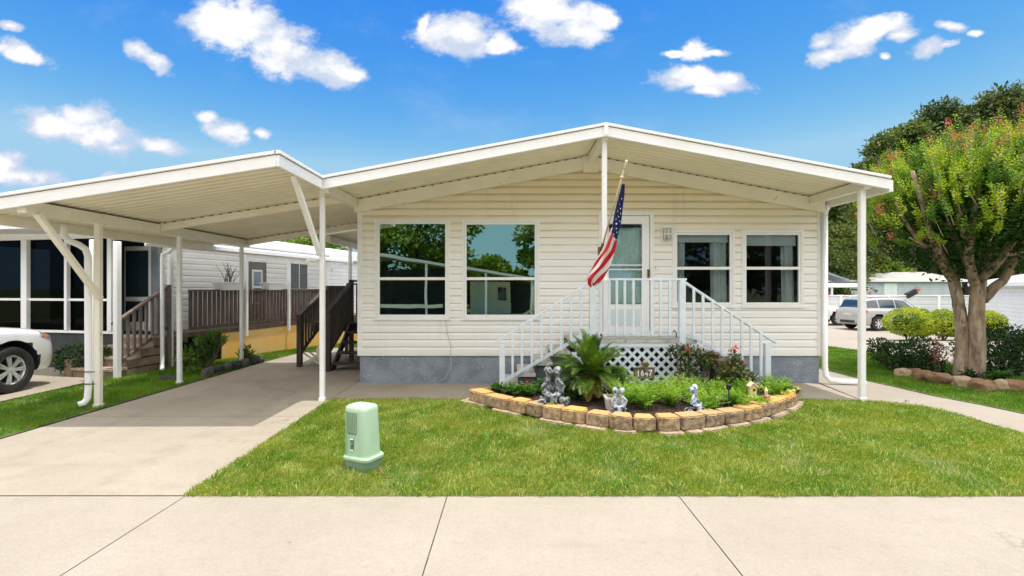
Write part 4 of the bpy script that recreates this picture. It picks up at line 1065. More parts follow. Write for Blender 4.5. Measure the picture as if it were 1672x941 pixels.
G2 = [(833,640,7.15,.22,.15,'low dark green groundcover by the left newel post'),(858,642,7.1,.24,.16,'low green groundcover plant left of the large statue'),(812,640,7.25,.16,.14,'low green plant in the left corner of the bed'),
 (885,640,7.2,.2,.18,'green plant just behind the large statue'),(925,645,7.0,.30,.20,'dark leafy plant right of the large statue'),(945,655,6.8,.28,.16,'dark leafy plant left of the palm trunk'),
 (1010,630,7.3,.26,.30,'dark feathery plant under the right side of the palm'),(1290,650,7.1,.14,.10,'low dark green plant against the rightmost border blocks'),(1100,685,5.98,.2,.05,'flat dark groundcover in the middle of the bed')]
for i, (px, py, D_, r_, h, lb) in enumerate(G2[:8]):
    fernplant('groundcover_plant', (px-836)/800*D_, D_, .13, r_, h, 40, M['herb'], lb, 'plant', 'dark green plants in the garden bed', 50+i, .05, .032, .6, 20)
fernplant('groundcover_plant', (905-836)/800*6.25, 6.25+.08, .13, .12, .07, 26, M['fern'], 'small bright weed between statue and border blocks', 'plant', None, 91, .03, .02)
# small blossoms
def blossom(x, y, z, r_, lab, mat, n=26, seed=1):
    rs = np.random.RandomState(seed); C_ = np.array([x, y, z])+rs.normal(size=(n,3))*r_*.35
    V, F = leafdata(C_, rnd_dirs(n, .5), rnd_dirs(n, 1), np.full(n, r_*.6), np.full(n, r_*.4)); o_ = npmesh('flower', V, F, mat); tag(o_, lab, 'flower'); return o_
blossom((862-836)/800*7.1, 7.1, .31, .05, 'red and yellow blossom in the left part of the bed', M['crape_red'], seed=5)
blossom((1117-836)/800*7.2, 7.2, .30, .045, 'small pink blossom in front of the vine lattice', M['pink'], seed=6)
blossom((963-836)/800*7.0, 6.98, .27, .05, 'faded pink blossom under the palm fronds', M['crape_red'], seed=7)

# sago palm
sp = thing('sago_palm', (1.12, 6.9, .13), 'bushy sago palm with arching green fronds and yellowed lower fronds', 'palm')
bx, by, bz = 1.12, 6.9, .13
m_ = MB(); m_.lathe([(.13,-.02),(.15,.08),(.14,.2),(.12,.32),(.06,.38)], (bx,by,bz), 18)
o = m_.build('trunk', pmat('sago_trunk', (.05,.03,.02), (.10,.06,.035), 25, .9, bump=1, bscale=50, dist=.03), sp, smooth=True)
def fronds(n, el0, el1, Ls, mat, seed, nm, ll=.17, droop=1.0):
    rs = np.random.RandomState(seed); C_=[];D_=[];N_=[];L_=[];W_=[]; m2 = MB()
    for f in range(n):
        a = 2.39996*f+rs.uniform(-.2,.2); e_ = math.radians(rs.uniform(el0, el1)); L0 = Ls*rs.uniform(.85,1.12)
        p_ = np.array([bx, by, bz+.33]); d = np.array([math.cos(a)*math.cos(e_), math.sin(a)*math.cos(e_), math.sin(e_)]); path = [tuple(p_)]; N = 34
        for k_ in range(N):
            s_ = k_/N; d = d+np.array([0,0,-.030*droop*(.4+s_)*(1.0)]); d /= np.linalg.norm(d); p_ = p_+d*L0/N
            if k_ % 6 == 5: path.append(tuple(p_))
            if s_ < .10: continue
            sd = np.cross(d, [0,0,1]); sd /= max(np.linalg.norm(sd), 1e-6); up = np.cross(sd, d)
            for sg_ in (-1,1):
                C_.append(p_); D_.append(sd*sg_*1.0+d*(.75+.5*s_)+up*.35+rs.normal(size=3)*.05); N_.append(up+sd*sg_*-.4)
                L_.append(ll*math.sin(math.pi*min(1,.22+.75*s_))*rs.uniform(.9,1.1)); W_.append(.013)
        m2.tube(path, [.007]*(len(path)-1)+[.003], 5)
    V, F = leafdata(np.array(C_), np.array(D_), np.array(N_), np.array(L_), np.array(W_), .1)
    fo_ = npmesh(nm, V, F, mat, sp); m2.build('rib', mat, fo_)
fronds(46, 25, 86, .60, M['palm'], 3, 'fronds'); fronds(24, -2, 25, .60, M['palm'], 4, 'fronds'); fronds(8, -30, -8, .40, M['palm_dry'], 5, 'old_fronds', .15)

# bushes of leaves
def leafbush(name, cs, n, mat, label, cat, group=None, seed=0, leaf=.06, wid=.03, shell=.75, up=.4, stems=None, ground=None, twigs=M['twig'], inner=None):
    """cs: list of ((cx,cy,cz),(rx,ry,rz)) lobes"""
    rs = np.random.RandomState(seed+7); base = cs[0][0]; z0 = ground if ground is not None else base[2]-cs[0][1][2]
    t_ = thing(name, (base[0], base[1], z0), label, cat, group)
    vol = np.array([r_[0]*r_[1]+r_[1]*r_[2] for _, r_ in cs]); vol = vol/vol.sum(); Vs=[];Fs=[];off_=0
    C_=[];N_=[]
    for (c_, r_), w_ in zip(cs, vol):
        k_ = int(n*w_); d = rnd_dirs(k_); rad = shell+(1.05-shell)*rs.rand(k_)**.6
        rad *= 1+.10*np.array([mnoise.noise(Vector(tuple(v_*3+seed))) for v_ in d])*2
        C_.append(np.array(c_)+d*rad[:,None]*np.array(r_)); N_.append(d)
    C_ = np.concatenate(C_); N_ = np.concatenate(N_)
    k_ = C_[:,2] > z0+.0; C_ = C_[k_]; N_ = N_[k_]; n = len(C_)
    D_ = unit(N_*.6+rs.normal(size=(n,3))*.7+np.array([0,0,up])); NN = unit(N_+rs.normal(size=(n,3))*.6+np.array([0,0,.5]))
    V, F = leafdata(C_, D_, NN, leaf*rs.uniform(.6,1.35,n), wid*rs.uniform(.7,1.3,n)); npmesh('leaves', V, F, mat, t_)
    m_ = MB()
    for q in range(stems or 6):
        c_, r_ = cs[q % len(cs)]; a = rs.uniform(0,6.28); s_ = rs.uniform(.1,.55)
        m_.tube([(base[0]+rs.uniform(-.05,.05),base[1]+rs.uniform(-.05,.05),z0-.05),(c_[0]+math.cos(a)*r_[0]*s_*.5,c_[1]+math.sin(a)*r_[1]*s_*.5,(z0+c_[2])/2),(c_[0]+math.cos(a)*r_[0]*s_,c_[1]+math.sin(a)*r_[1]*s_,c_[2]+r_[2]*.5)], [.02,.014,.006], 6)
    m_.build('stems', twigs, t_)
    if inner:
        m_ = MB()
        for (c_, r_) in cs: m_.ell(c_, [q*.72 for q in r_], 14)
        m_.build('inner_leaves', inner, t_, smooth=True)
    return t_
# planters with vines on the right hand steps
def planter(x, y, z, w_, h, label):
    t_ = thing('planter', (x, y, z), label, 'planter')
    m_ = MB(); m_.lathe([(w_*.36,0),(w_*.40,h*.1),(w_*.5,h),(w_*.55,h),(w_*.55,h+.03),(w_*.46,h+.03),(w_*.44,h-.03)], (x,y,z), 20); m_.build('pot', M['terracotta'], t_, smooth=True)
    m_ = MB(); m_.lathe([(w_*.45,h-.04),(w_*.1,h-.02)], (x,y,z), 14); m_.build('soil', M['mulch'], t_); return t_
D1 = 7.45
def gp(px, py, D_): return ((px-836)/800*D_, D_, H0-(py-470)/800*D_)
tr_ = thing('plant_stand', gp(1120, 640, 7.4), 'black iron stake stand carrying the trailing vine by the lattice', 'plant stand')
x_, y_, z_ = gp(1119, 575, 7.42); m_ = MB(); m_.tube([(x_,y_,.1),(x_,y_,z_)], .010, 6); m_.tube([(x_-.12,y_,z_-.14),(x_,y_,z_-.02),(x_+.14,y_,z_-.10)], .007, 6); m_.build('pole', M['iron'], tr_, smooth=True)
leafbush('trailing_vine', [(gp(1108,574,7.4),(.17,.10,.10)),(gp(1150,583,7.4),(.14,.10,.10)),(gp(1125,572,7.4),(.14,.1,.08)),(gp(1122,600,7.4),(.13,.10,.14)),(gp(1138,625,7.4),(.16,.10,.16)),(gp(1155,590,7.4),(.1,.1,.12))], 950, M['vine'], 'trailing vine with orange tips spilling over the lattice corner', 'vine', None, 2, .055, .03, .45, -.3, 8, .12)
pt = planter(*gp(1163,585,7.5)[:2], gp(1163,590,7.5)[2]-.02, .2, .12, 'small brown planter on the second right step behind the vine')
p2 = thing('planter_box', gp(1188, 640, 7.45), 'grey brown tapered planter box beside the right steps', 'planter')
x_, y_, _z = gp(1188, 640, 7.45)
m_ = MB(); b0 = gp(1176,640,7.5); 
for (za, zb, wa, wb) in ((.12,.62,.13,.20),): 
    m_.add([(x_-wa,y_-.1,za),(x_+wa,y_-.1,za),(x_+wa,y_+.1,za),(x_-wa,y_+.1,za),(x_-wb,y_-.14,zb),(x_+wb,y_-.14,zb),(x_+wb,y_+.14,zb),(x_-wb,y_+.14,zb)],[(0,3,2,1),(4,5,6,7),(0,1,5,4),(1,2,6,5),(2,3,7,6),(3,0,4,7)])
m_.build('box', M['terracotta'], p2, bevel=.01)
leafbush('rose_bush', [(gp(1195,605,7.25),(.22,.14,.17)),(gp(1215,620,7.25),(.18,.12,.16)),(gp(1198,585,7.25),(.10,.08,.10)),(gp(1185,625,7.25),(.15,.12,.16))], 1000, M['vine'], 'dark reddish leafy bush in front of the right railing', 'bush', None, 8, .05, .032, .4, .2, 8, .12)
blossom(*gp(1200,569,7.25), .07, 'pink red blossom topping the bush by the railing', M['pink'], 40, 9)
blossom(*gp(1122,572,7.3), .06, 'orange red blossom on the trailing vine', M['crape_red'], 30, 10)
blossom(*gp(1217,592,7.25), .04, 'small pink blossom right of the bush top', M['pink'], 14, 11)

# house number sign
sx, sy, sz = gp(1051.5, 610, 7.05)
sgn = thing('number_sign', (sx, sy, .13), 'brown board sign reading 1647 on white wire stand', 'sign')
m_ = MB(); m_.box(sx-.152,sx+.152,sy-.012,sy+.012,sz-.075,sz+.075); bd = m_.build('board', M['signwood'], sgn, bevel=.006)
m_ = MB(); m_.box(sx-.162,sx+.162,sy-.02,sy+.02,sz+.077,sz+.092); m_.build('top_trim', M['terracotta'], bd, bevel=.003)
def txt(s_, x, y, z, size, mat, par, name='lettering', sx_=1.0, rz_=0.0, ext=.003):
    cu = bpy.data.curves.new(name, 'FONT'); cu.body = s_; cu.size = size; cu.extrude = ext; cu.align_x = 'CENTER'; cu.align_y = 'CENTER'; cu.offset = size*.012
    tmp = bpy.data.objects.new('tmp', cu); col.objects.link(tmp); dg = bpy.context.evaluated_depsgraph_get()
    me = bpy.data.meshes.new_from_object(tmp.evaluated_get(dg)); bpy.data.objects.remove(tmp)
    me.transform(Matrix.Translation((x,y,z)) @ Matrix.Rotation(rz_,4,'Z') @ Matrix.Rotation(R(90),4,'X') @ Matrix.Diagonal((sx_,1,1,1)))
    me.materials.clear(); me.materials.append(mat); o_ = bpy.data.objects.new(name, me); return reg(o_, par, True)
for i, ch in enumerate('1647'):
    txt(ch, sx-.085+.058*i, sy-.016, sz+(.004 if i % 2 else -.003), .125, M['whitepaint'], bd, 'numeral', .8)
m_ = MB()
for s_ in (-1,1):
    pts = [(sx+s_*.01,sy,.1),(sx+s_*.01,sy,.22)]+[(sx+s_*(.075-.065*math.cos(a)),sy,.235+.065*math.sin(a)) for a in np.linspace(0,math.pi,9)]+[(sx+s_*.14,sy,.1)]
    m_.tube(pts, .010, 6)
m_.build('wire_stand', M['vinyl'], sgn, smooth=True)
blossom(sx, sy-.01, sz+.13, .07, 'pink flower tuft on top of the number sign', M['pink'], 16, 12); 
leafbush('top_sprig', [((sx,sy,sz+.12),(.06,.03,.04))], 120, M['herb'], 'green sprig on top of the number sign', 'sprig', None, 3, .03, .015, .2, .5, 3, sz+.08)

# ------------------------------------------------------------------ statues
def remesh(name, mb, mat, parent, vox=.008, smooth=6, world=True):
    me = mb.mesh('tmp'); tmp = bpy.data.objects.new('tmp', me); col.objects.link(tmp)
    m = tmp.modifiers.new('r', 'REMESH'); m.mode = 'VOXEL'; m.voxel_size = vox; m.use_smooth_shade = True
    s_ = tmp.modifiers.new('s', 'SMOOTH'); s_.iterations = smooth; s_.factor = .5
    dg = bpy.context.evaluated_depsgraph_get(); m2 = bpy.data.meshes.new_from_object(tmp.evaluated_get(dg)); bpy.data.objects.remove(tmp)
    m2.materials.clear(); m2.materials.append(mat)
    for p_ in m2.polygons: p_.use_smooth = True
    o_ = bpy.data.objects.new(name, m2); return reg(o_, parent, world)
def kid(mb, c, s_, face, hat=False, arm_out=False):
    """a seated child figure: c hips, s scale, face +1 looks right, -1 left"""
    x, y, z = c
    mb.tube([(x,y,z),(x+face*.01*s_,y,z+.10*s_),(x+face*.025*s_,y,z+.20*s_)], [.056*s_,.050*s_,.036*s_], 12)          # torso
    mb.ell((x+face*.035*s_,y,z+.285*s_), (.050*s_,.050*s_,.056*s_), 14)                                                  # head
    mb.tube([(x+face*.028*s_,y,z+.2*s_),(x+face*.032*s_,y,z+.26*s_)], .024*s_, 8)
    mb.ell((x+face*.078*s_,y-.005,z+.278*s_), (.011*s_,.010*s_,.010*s_), 8)
    mb.ell((x+face*.045*s_,y-.047*s_,z+.275*s_), (.010*s_,.008*s_,.012*s_), 8)                                             # nose
    mb.ell((x+face*.024*s_,y+.006,z+.296*s_), (.053*s_,.052*s_,.054*s_), 12)                                     # hair
    sh = (x-face*.03*s_,y-.05*s_,z+.18*s_)
    for k_ in (-1,1):
        mb.tube([(x+face*.02*s_,y+k_*.05*s_,z+.18*s_),(x-face*.050*s_ if k_ < 0 else x+face*.045*s_,y+k_*.065*s_,z+.11*s_),(x-face*.02*s_ if k_ < 0 else x+face*.10*s_,y+k_*.05*s_-.01,z+.035*s_)], [.024*s_,.020*s_,.018*s_], 8)
        mb.tube([(x,y+k_*.03*s_,z),(x+face*.075*s_,y-.08*s_+k_*.025*s_,z-.005*s_),(x+face*.07*s_,y-.10*s_+k_*.028*s_,z-.12*s_),(x+face*.065*s_,y-.135*s_+k_*.03*s_,z-.145*s_)], [.040*s_,.034*s_,.024*s_,.022*s_], 8)
g0 = gp(903, 665, 6.42)
stt = thing('garden_statue', (g0[0], 6.42, .14), 'large pewter grey statue of two seated children leaning together with a heart', 'statue')
m_ = MB(); S_ = 1.05
kid(m_, (g0[0]-.092, 6.45, .30), S_, 1); kid(m_, (g0[0]+.092, 6.45, .30), S_, -1)
m_.tube([(g0[0]-.17,6.45,.235),(g0[0]+.15,6.45,.235)], .045, 10)
m_.lathe([(.06,-.02),(.062,.02)], (g0[0]-.15,6.37,.20), 16, 'y')
m_.tube([(g0[0]-.12,6.45,.20),(g0[0]-.12,6.45,.12)], .05, 10); m_.tube([(g0[0]+.07,6.47,.20),(g0[0]+.07,6.47,.12)], .045, 10)
remesh('figures', m_, M['pewter'], stt, .007, 4)
m_ = MB()
ht = [(.0,-.085),(.05,-.035),(.085,.01),(.09,.05),(.06,.075),(.025,.07),(.0,.05),(-.025,.07),(-.06,.075),(-.09,.05),(-.085,.01),(-.05,-.035)]
m_.prism([(.68+a*.80, .225+b*.95) for a, b in ht], 'y', 6.28, 6.34); m_.build('heart', M['pewter'], stt, bevel=.015)
m_ = MB(); m_.tube([(g0[0]-.15+.05*math.cos(a),6.335,.195+.05*math.sin(a)) for a in np.linspace(0,6.3,17)], .012, 8); m_.build('ring', M['pewter'], stt, smooth=True)
g1 = gp(1011, 683, 6.03)
s2_ = thing('garden_statue', (g1[0], 6.03, .13), 'small grey and white statue of two children on a bench', 'statue')
m_ = MB(); kid(m_, (g1[0]-.058,6.07,.235), .66, 1); kid(m_, (g1[0]+.062,6.07,.235), .66, -1); m_.box(g1[0]-.10,g1[0]+.10,6.04,6.11,.195,.21); m_.tube([(g1[0]-.08,6.07,.13),(g1[0]-.08,6.07,.20)], .014, 8); m_.tube([(g1[0]+.08,6.07,.13),(g1[0]+.08,6.07,.20)], .014, 8)
remesh('figures', m_, M['stat_grey'], s2_, .005, 2)
g2 = gp(1135, 685, 6.07)
s3_ = thing('garden_statue', (g2[0], 6.05, .13), 'small blue and white statue of a child riding a tricycle', 'statue')
m_ = MB(); kid(m_, (g2[0]-.02,6.07,.255), .72, 1); m_.ell((g2[0]-.05,6.07,.435), (.035,.03,.03), 10); m_.tube([(g2[0]-.06,6.07,.215),(g2[0]+.03,6.07,.20),(g2[0]+.075,6.07,.22),(g2[0]+.07,6.07,.28)], .012, 8)
remesh('figure', m_, M['stat_blue'], s3_, .005, 2)
m_ = MB()
m_.tube([(g2[0]+.085+.045*math.cos(a),6.07,.175+.045*math.sin(a)) for a in np.linspace(0,6.3,17)], .007, 7); m_.tube([(g2[0]+.04,6.07,.175),(g2[0]+.13,6.07,.175)], .004, 6); m_.tube([(g2[0]+.085,6.07,.13),(g2[0]+.085,6.07,.22)], .004, 6)
w_o = m_.build('wheel', M['stat_grey'], s3_, smooth=True)
for dy in (-.045,.045):
    m_ = MB(); m_.tube([(g2[0]-.075+.035*math.cos(a),6.07+dy,.165+.035*math.sin(a)) for a in np.linspace(0,6.3,15)], .007, 7); m_.tube([(g2[0]-.075,6.07,.165),(g2[0]-.075,6.07+dy,.165)], .005, 6); m_.build('wheel', M['stat_grey'], s3_, smooth=True)
# white square planter
x_, y_ = (1002-836)/800*6.27, 6.27
wp = thing('square_planter', (x_, y_, .13), 'small white square planter pot beside the little bench statue', 'planter')
m_ = MB(); z0_ = .12
m_.add([(x_-.085,y_-.085,z0_),(x_+.085,y_-.085,z0_),(x_+.085,y_+.085,z0_),(x_-.085,y_+.085,z0_),(x_-.105,y_-.105,z0_+.17),(x_+.105,y_-.105,z0_+.17),(x_+.105,y_+.105,z0_+.17),(x_-.105,y_+.105,z0_+.17)],[(0,3,2,1),(0,1,5,4),(1,2,6,5),(2,3,7,6),(3,0,4,7)]); m_.build('pot', M['pot'], wp, bevel=.006)
m_ = MB(); f_ = [(x_-.118,x_+.118,y_-.118,y_-.098),(x_-.118,x_+.118,y_+.098,y_+.118),(x_-.118,x_-.098,y_-.098,y_+.098),(x_+.098,x_+.118,y_-.098,y_+.098)]
for a in f_: m_.box(*a, z0_+.165, z0_+.195)
m_.build('rim', M['pot'], wp); m_ = MB(); m_.box(x_-.097,x_+.097,y_-.097,y_+.097,z0_+.12,z0_+.155); m_.build('soil', M['mulch'], wp)
# birdhouse
x_, y_, _ = gp(1228, 650, 6.75); z0_ = gp(0,657,6.75)[2]
bh = thing('birdhouse', (x_, y_, z0_-.1), 'cream yellow ceramic birdhouse on a round pedestal', 'birdhouse')
m_ = MB(); m_.lathe([(.075,-.12),(.07,-.06),(.045,-.03),(.04,.03),(.045,.05),(.065,.065),(.07,.085),(.04,.095)], (x_,y_,z0_), 20); m_.build('pedestal', M['buff'], bh, smooth=True)
zb = z0_+.095
m_ = MB(); m_.prism([(x_-.044,zb),(x_+.044,zb),(x_+.046,zb+.12),(x_,zb+.165),(x_-.046,zb+.12)], 'y', y_-.035, y_+.035); m_.build('box', M['yellow'], bh, bevel=.006)
m_ = MB(); m_.prism([(x_-.058,zb+.11),(x_,zb+.166),(x_+.058,zb+.11),(x_+.062,zb+.13),(x_,zb+.19),(x_-.062,zb+.13)], 'y', y_-.05, y_+.05); m_.build('roof', M['buff'], bh, bevel=.006)
m_ = MB(); m_.lathe([(.018,0),(.018,.004)], (x_+.012,y_-.0395,zb+.08), 14, 'y'); m_.build('entrance', M['iron'], bh)
m_ = MB(); m_.tube([(x_+.012,y_-.05,zb+.05),(x_+.012,y_-.08,zb+.05)], .005, 6); m_.build('perch', M['buff'], bh)
# gnome
x_, y_, _ = gp(1251, 665, 6.5)
gn = thing('gnome', (x_, y_, .14), 'tiny garden gnome with pale pointed hat and red coat', 'gnome')
m_ = MB(); m_.lathe([(.035,0),(.042,.03),(.035,.08),(.02,.10)], (x_,y_,.19), 14); m_.ell((x_-.03,y_-.02,.26),(.014,.014,.03),8); m_.ell((x_+.03,y_-.02,.26),(.014,.014,.03),8); remesh('body', m_, pmat('red_coat', (.45,.07,.05), (.5,.3,.25), 30, .5), gn, .005, 2)
m_ = MB(); m_.ell((x_,y_,.305),(.024,.024,.026),10); m_.ell((x_,y_-.024,.303),(.006,.006,.006),6); remesh('head', m_, M['buff'], gn, .004, 1)
m_ = MB(); m_.lathe([(.028,.0),(.02,.02),(.006,.055),(.001,.06)], (x_,y_,.318), 12); m_.build('hat', M['yellow'], gn, smooth=True)
m_ = MB(); m_.box(x_-.03,x_+.03,y_-.025,y_+.03,.13,.195); m_.build('boots', M['terracotta'], gn, bevel=.008)
# stake light and flat ornament
x_, y_, _ = gp(1190, 690, 6.2)
sl_ = thing('stake_light', (x_, y_, .13), 'thin black stake light standing among the ferns', 'garden light')
m_ = MB(); m_.tube([(x_,y_,.11),(x_,y_,.42)], .008, 6); m_.build('stake', M['iron'], sl_); m_ = MB(); m_.lathe([(.02,0),(.03,.01),(.032,.05),(.045,.055),(.02,.075)], (x_,y_,.41), 14); m_.build('lamp_head', M['iron'], sl_, smooth=True)
x_, y_, z_ = gp(1179, 650, 6.6)
mo = thing('mushroom_ornament', (x_, y_, .13), 'flat white mushroom ornament with a yellow side above the ferns', 'ornament')
m_ = MB(); m_.tube([(x_,y_,.12),(x_,y_,z_-.01)], [.022,.015], 8); m_.build('stalk', M['buff'], mo); m_ = MB(); m_.lathe([(.11,-.012),(.112,.0),(.08,.022),(.03,.035),(.002,.037)], (x_,y_,z_), 18); m_.build('cap', M['pot'], mo, smooth=True)
x_, y_, z_ = gp(1291, 652, 7.0); m_ = MB(); m_.ell((x_-.02,y_,.20),(.05,.045,.045),12); m_.ell((x_+.04,y_,.22),(.03,.03,.035),10); so_ = remesh('snail_ornament', m_, M['yellow'], None, .006, 2); tag(so_, 'small tan snail shaped stone at the right end of the bed', 'ornament')
g4 = gp(948,651,6.9)

# ------------------------------------------------------------------ utility pedestal
up = thing('utility_pedestal', (-1.40, 4.60, 0), 'pale green plastic utility pedestal standing in the front lawn', 'utility pedestal', None, R(-26))
def rrect(w_, d_, r_, n=5):
    out = []
    for (cx_, cy_, a0) in ((w_/2-r_,d_/2-r_,0),(-w_/2+r_,d_/2-r_,90),(-w_/2+r_,-d_/2+r_,180),(w_/2-r_,-d_/2+r_,270)):
        for k_ in range(n+1):
            a = R(a0+90*k_/n); out.append((cx_+r_*math.cos(a), cy_+r_*math.sin(a)))
    return out
def rloft(levels, close_top=True):
    m_ = MB(); n = None
    for (z, w_, d_, r_, ox) in levels:
        q = rrect(w_, d_, r_); n = len(q); m_.v += [(a+ox, b, z) for a, b in q]
    for i in range(len(levels)-1):
        for k_ in range(n):
            k2 = (k_+1) % n; m_.f.append((i*n+k_, i*n+k2, (i+1)*n+k2, (i+1)*n+k_))
    m_.f.append(tuple(range(n-1,-1,-1))); m_.f.append(tuple((len(levels)-1)*n+k_ for k_ in range(n))); return m_
PB = M['pedestal']
rloft([(-.02,.27,.22,.05,.01),(.10,.285,.235,.05,.01),(.118,.285,.235,.05,.01)]).build('base', M['pedestal_low'], up, world=False, auto=40)
rloft([(.105,.30,.25,.06,.01),(.112,.315,.262,.06,.01),(.135,.318,.265,.06,.01),(.146,.30,.25,.06,.008)]).build('flange', PB, up, world=False, auto=40)
rloft([(.14,.275,.225,.06,.005),(.30,.272,.222,.06,.0),(.49,.268,.216,.06,-.01),(.555,.266,.214,.055,-.012),(.582,.262,.21,.056,-.012),(.598,.245,.195,.058,-.012),(.606,.21,.16,.058,-.012),(.608,.12,.09,.04,-.012)]).build('cover', PB, up, world=False, auto=60)
def fy(z): return -(.1125-(z-.14)*.012)
m_ = MB()
for k_ in range(6):
    x_ = -.075+k_*.022-.01; m_.bar((x_,fy(.38)-.001,.365),(x_-.004,fy(.56)-.001,.55), .012, .007, (0,1,0))
m_.build('groove_panel', M['pedestal_low'], up, world=False)
m_ = MB(); m_.bar((-.095,fy(.15)-.002,.15),(-.102,fy(.57)-.001,.57), .008,.008,(0,1,0)); m_.build('seam', PB, up, world=False)
m_ = MB(); m_.bar((.055,fy(.15)-.002,.15),(.045,fy(.57)-.001,.57), .006,.006,(0,1,0)); m_.build('seam', PB, up, world=False)
m_ = MB(); m_.bar((-.09,fy(.34)-.002,.335),(.045,fy(.34)-.002,.335), .007,.010,(0,0,1)); m_.build('ledge', PB, up, world=False)
m_ = MB(); m_.box(-.048,-.002,fy(.25)-.003,fy(.25)+.01,.20,.315); m_.build('lock_recess', M['pedestal_dark'], up, world=False, bevel=.003)
m_ = MB(); m_.lathe([(.012,-.012),(.012,0)], (-.025,fy(.25)-.004,.262), 12, 'y'); m_.build('lock', M['pedestal_low'], up, world=False)
for z in (.305, .205):
    m_ = MB(); m_.box(-.044,-.008,fy(z)-.010,fy(z)-.004,z-.006,z+.006); m_.build('lock_tab', M['vinyl'], up, world=False, bevel=.002)
m_ = MB()
for k_ in range(9): m_.box(-.082+k_*.0125,-.077+k_*.0125,fy(.36)-.0035,fy(.36)+.002,.346-.004*(k_%3),.362)
m_.build('notch_row', M['pedestal_dark'], up, world=False)
# worn soil ring around the pedestal
m_ = MB(); n = 26; m_.v = [(-1.40,4.60,.028)]+[(-1.40+(.27+.05*math.sin(k_*2.7)+.03*math.sin(k_*5.1))*math.cos(k_*2*math.pi/n), 4.55+(.24+.04*math.sin(k_*1.9))*math.sin(k_*2*math.pi/n), .014) for k_ in range(n)]; m_.f = [(0,1+k_,1+(k_+1)%n) for k_ in range(n)]
o = m_.build('bare_soil', pmat('bare_soil', (.20,.14,.08), (.30,.23,.13), 14, .95, bump=.8, bscale=60)); o['kind'] = 'structure'

# ------------------------------------------------------------------ dark back steps under the carport
bs = thing('back_steps', (-3.3, 10.8, 0), 'dark stained wooden steps with railings against the left house wall', 'steps')
WD = M['wood_dark']
for k_ in range(5):
    z = .19*(k_+1)-.03; y = 9.95+.26*k_
    m_ = MB(); m_.box(-3.66,-2.74,y-.02,y+.25,z-.035,z); m_.build('tread', WD, bs, bevel=.003)
for x in (-3.70,-2.76):
    m_ = MB(); m_.prism([(9.92,-.02),(10.2,-.02),(11.2,.72),(11.2,.92)], 'x', x-.02, x+.02); m_.build('stringer', WD, bs)
m_ = MB(); m_.box(-4.60,-2.74,11.25,13.6,.87,.91); m_.build('landing', WD, bs)
m_ = MB(); m_.box(-4.60,-2.74,11.22,11.245,.70,.88); m_.build('rim_joist', WD, bs)
def rl(p, q, w_=.09, h=.045, nm='handrail'): m2 = MB(); m2.bar(p, q, w_, h); m2.build(nm, WD, bs, bevel=.004)
def wpost(x, y, z0, z1, w_=.09): m2 = MB(); m2.box(x-w_/2,x+w_/2,y-w_/2,y+w_/2,z0,z1); m2.build('post', WD, bs, bevel=.005)
wpost(-3.72,9.92,-.02,1.22,.10); wpost(-3.72,11.35,-.05,1.86); wpost(-2.80,11.35,.9,1.86); wpost(-3.72,13.5,-.1,1.86)
rl((-3.72,9.86,1.20),(-3.72,11.38,1.84)); rl((-3.72,11.3,1.86),(-3.72,13.55,1.86)); rl((-3.72,9.95,.38),(-3.72,11.32,1.05),.04,.07,'bottom_rail')
for k_ in range(11):
    y = 10.03+.118*k_; z = 1.2+(y-9.86)*.42
    m2 = MB(); m2.box(-3.74,-3.70,y-.02,y+.02,.40+(y-9.95)*.49,z-.02); m2.build('baluster', WD, bs)
wpost(-4.55,10.5,-.05,1.12,.10); wpost(-4.55,12.0,-.05,1.74); wpost(-4.55,13.5,-.1,1.74)
rl((-4.55,10.45,1.10),(-4.55,12.1,1.73)); rl((-4.55,12.1,1.73),(-4.55,13.6,1.73)); rl((-4.55,10.55,.30),(-4.55,12.0,.95),.04,.07,'bottom_rail')
for k_ in range(9):
    y = 10.66+.15*k_
    m2 = MB(); m2.box(-4.57,-4.53,y-.02,y+.02,.32+(y-10.55)*.45,1.1+(y-10.45)*.382-.02); m2.build('baluster', WD, bs)
for k_ in range(9):
    y = 12.15+.15*k_; m2 = MB(); m2.box(-4.57,-4.53,y-.02,y+.02,.9,1.71); m2.build('baluster', WD, bs)
rl((-4.58,13.58,1.80),(-2.75,13.58,1.80))
for k_ in range(12):
    x = -4.45+.15*k_; m2 = MB(); m2.box(x-.02,x+.02,13.56,13.60,.9,1.78); m2.build('baluster', WD, bs)
# white lattice-legged plastic step stool with green top, broom-like handle
pl_ = thing('folding_stool', (-4.35,10.75,0), 'white crossed leg folding stool with green seat beside the back steps', 'stool')
for y in (10.62,10.88):
    m_ = MB(); m_.bar((-4.55,y,.02),(-4.15,y,.30),.03,.015,(0,1,0)); m_.build('leg', M['vinyl'], pl_)
    m_ = MB(); m_.bar((-4.55,y+.018,.30),(-4.15,y+.018,.02),.03,.015,(0,1,0)); m_.build('leg', M['vinyl'], pl_)
m_ = MB(); m_.box(-4.55,-4.15,10.6,10.9,.30,.33); m_.build('seat', pmat('green_plastic', (.35,.55,.15), None, 3, .5), pl_, bevel=.008)
br_ = MB(); br_.lathe([(.03,0),(.075,.16),(.08,.30),(.04,.36)], (-3.99,10.2,.14), 12); br_.tube([(-3.99,10.2,.02),(-3.99,10.2,.16)], .012, 6)
o = br_.build('hanging_bag', M['buff'], None, smooth=True, auto=40); tag(o, 'small tan bag hanging by the dark back steps', 'bag')
# ------------------------------------------------------------------ vehicles
def cr(p0, p1, p2, p3, t_):
    return .5*((2*p1)+(-p0+p2)*t_+(2*p0-5*p1+4*p2-p3)*t_*t_+(-p0+3*p1-3*p2+p3)*t_**3)
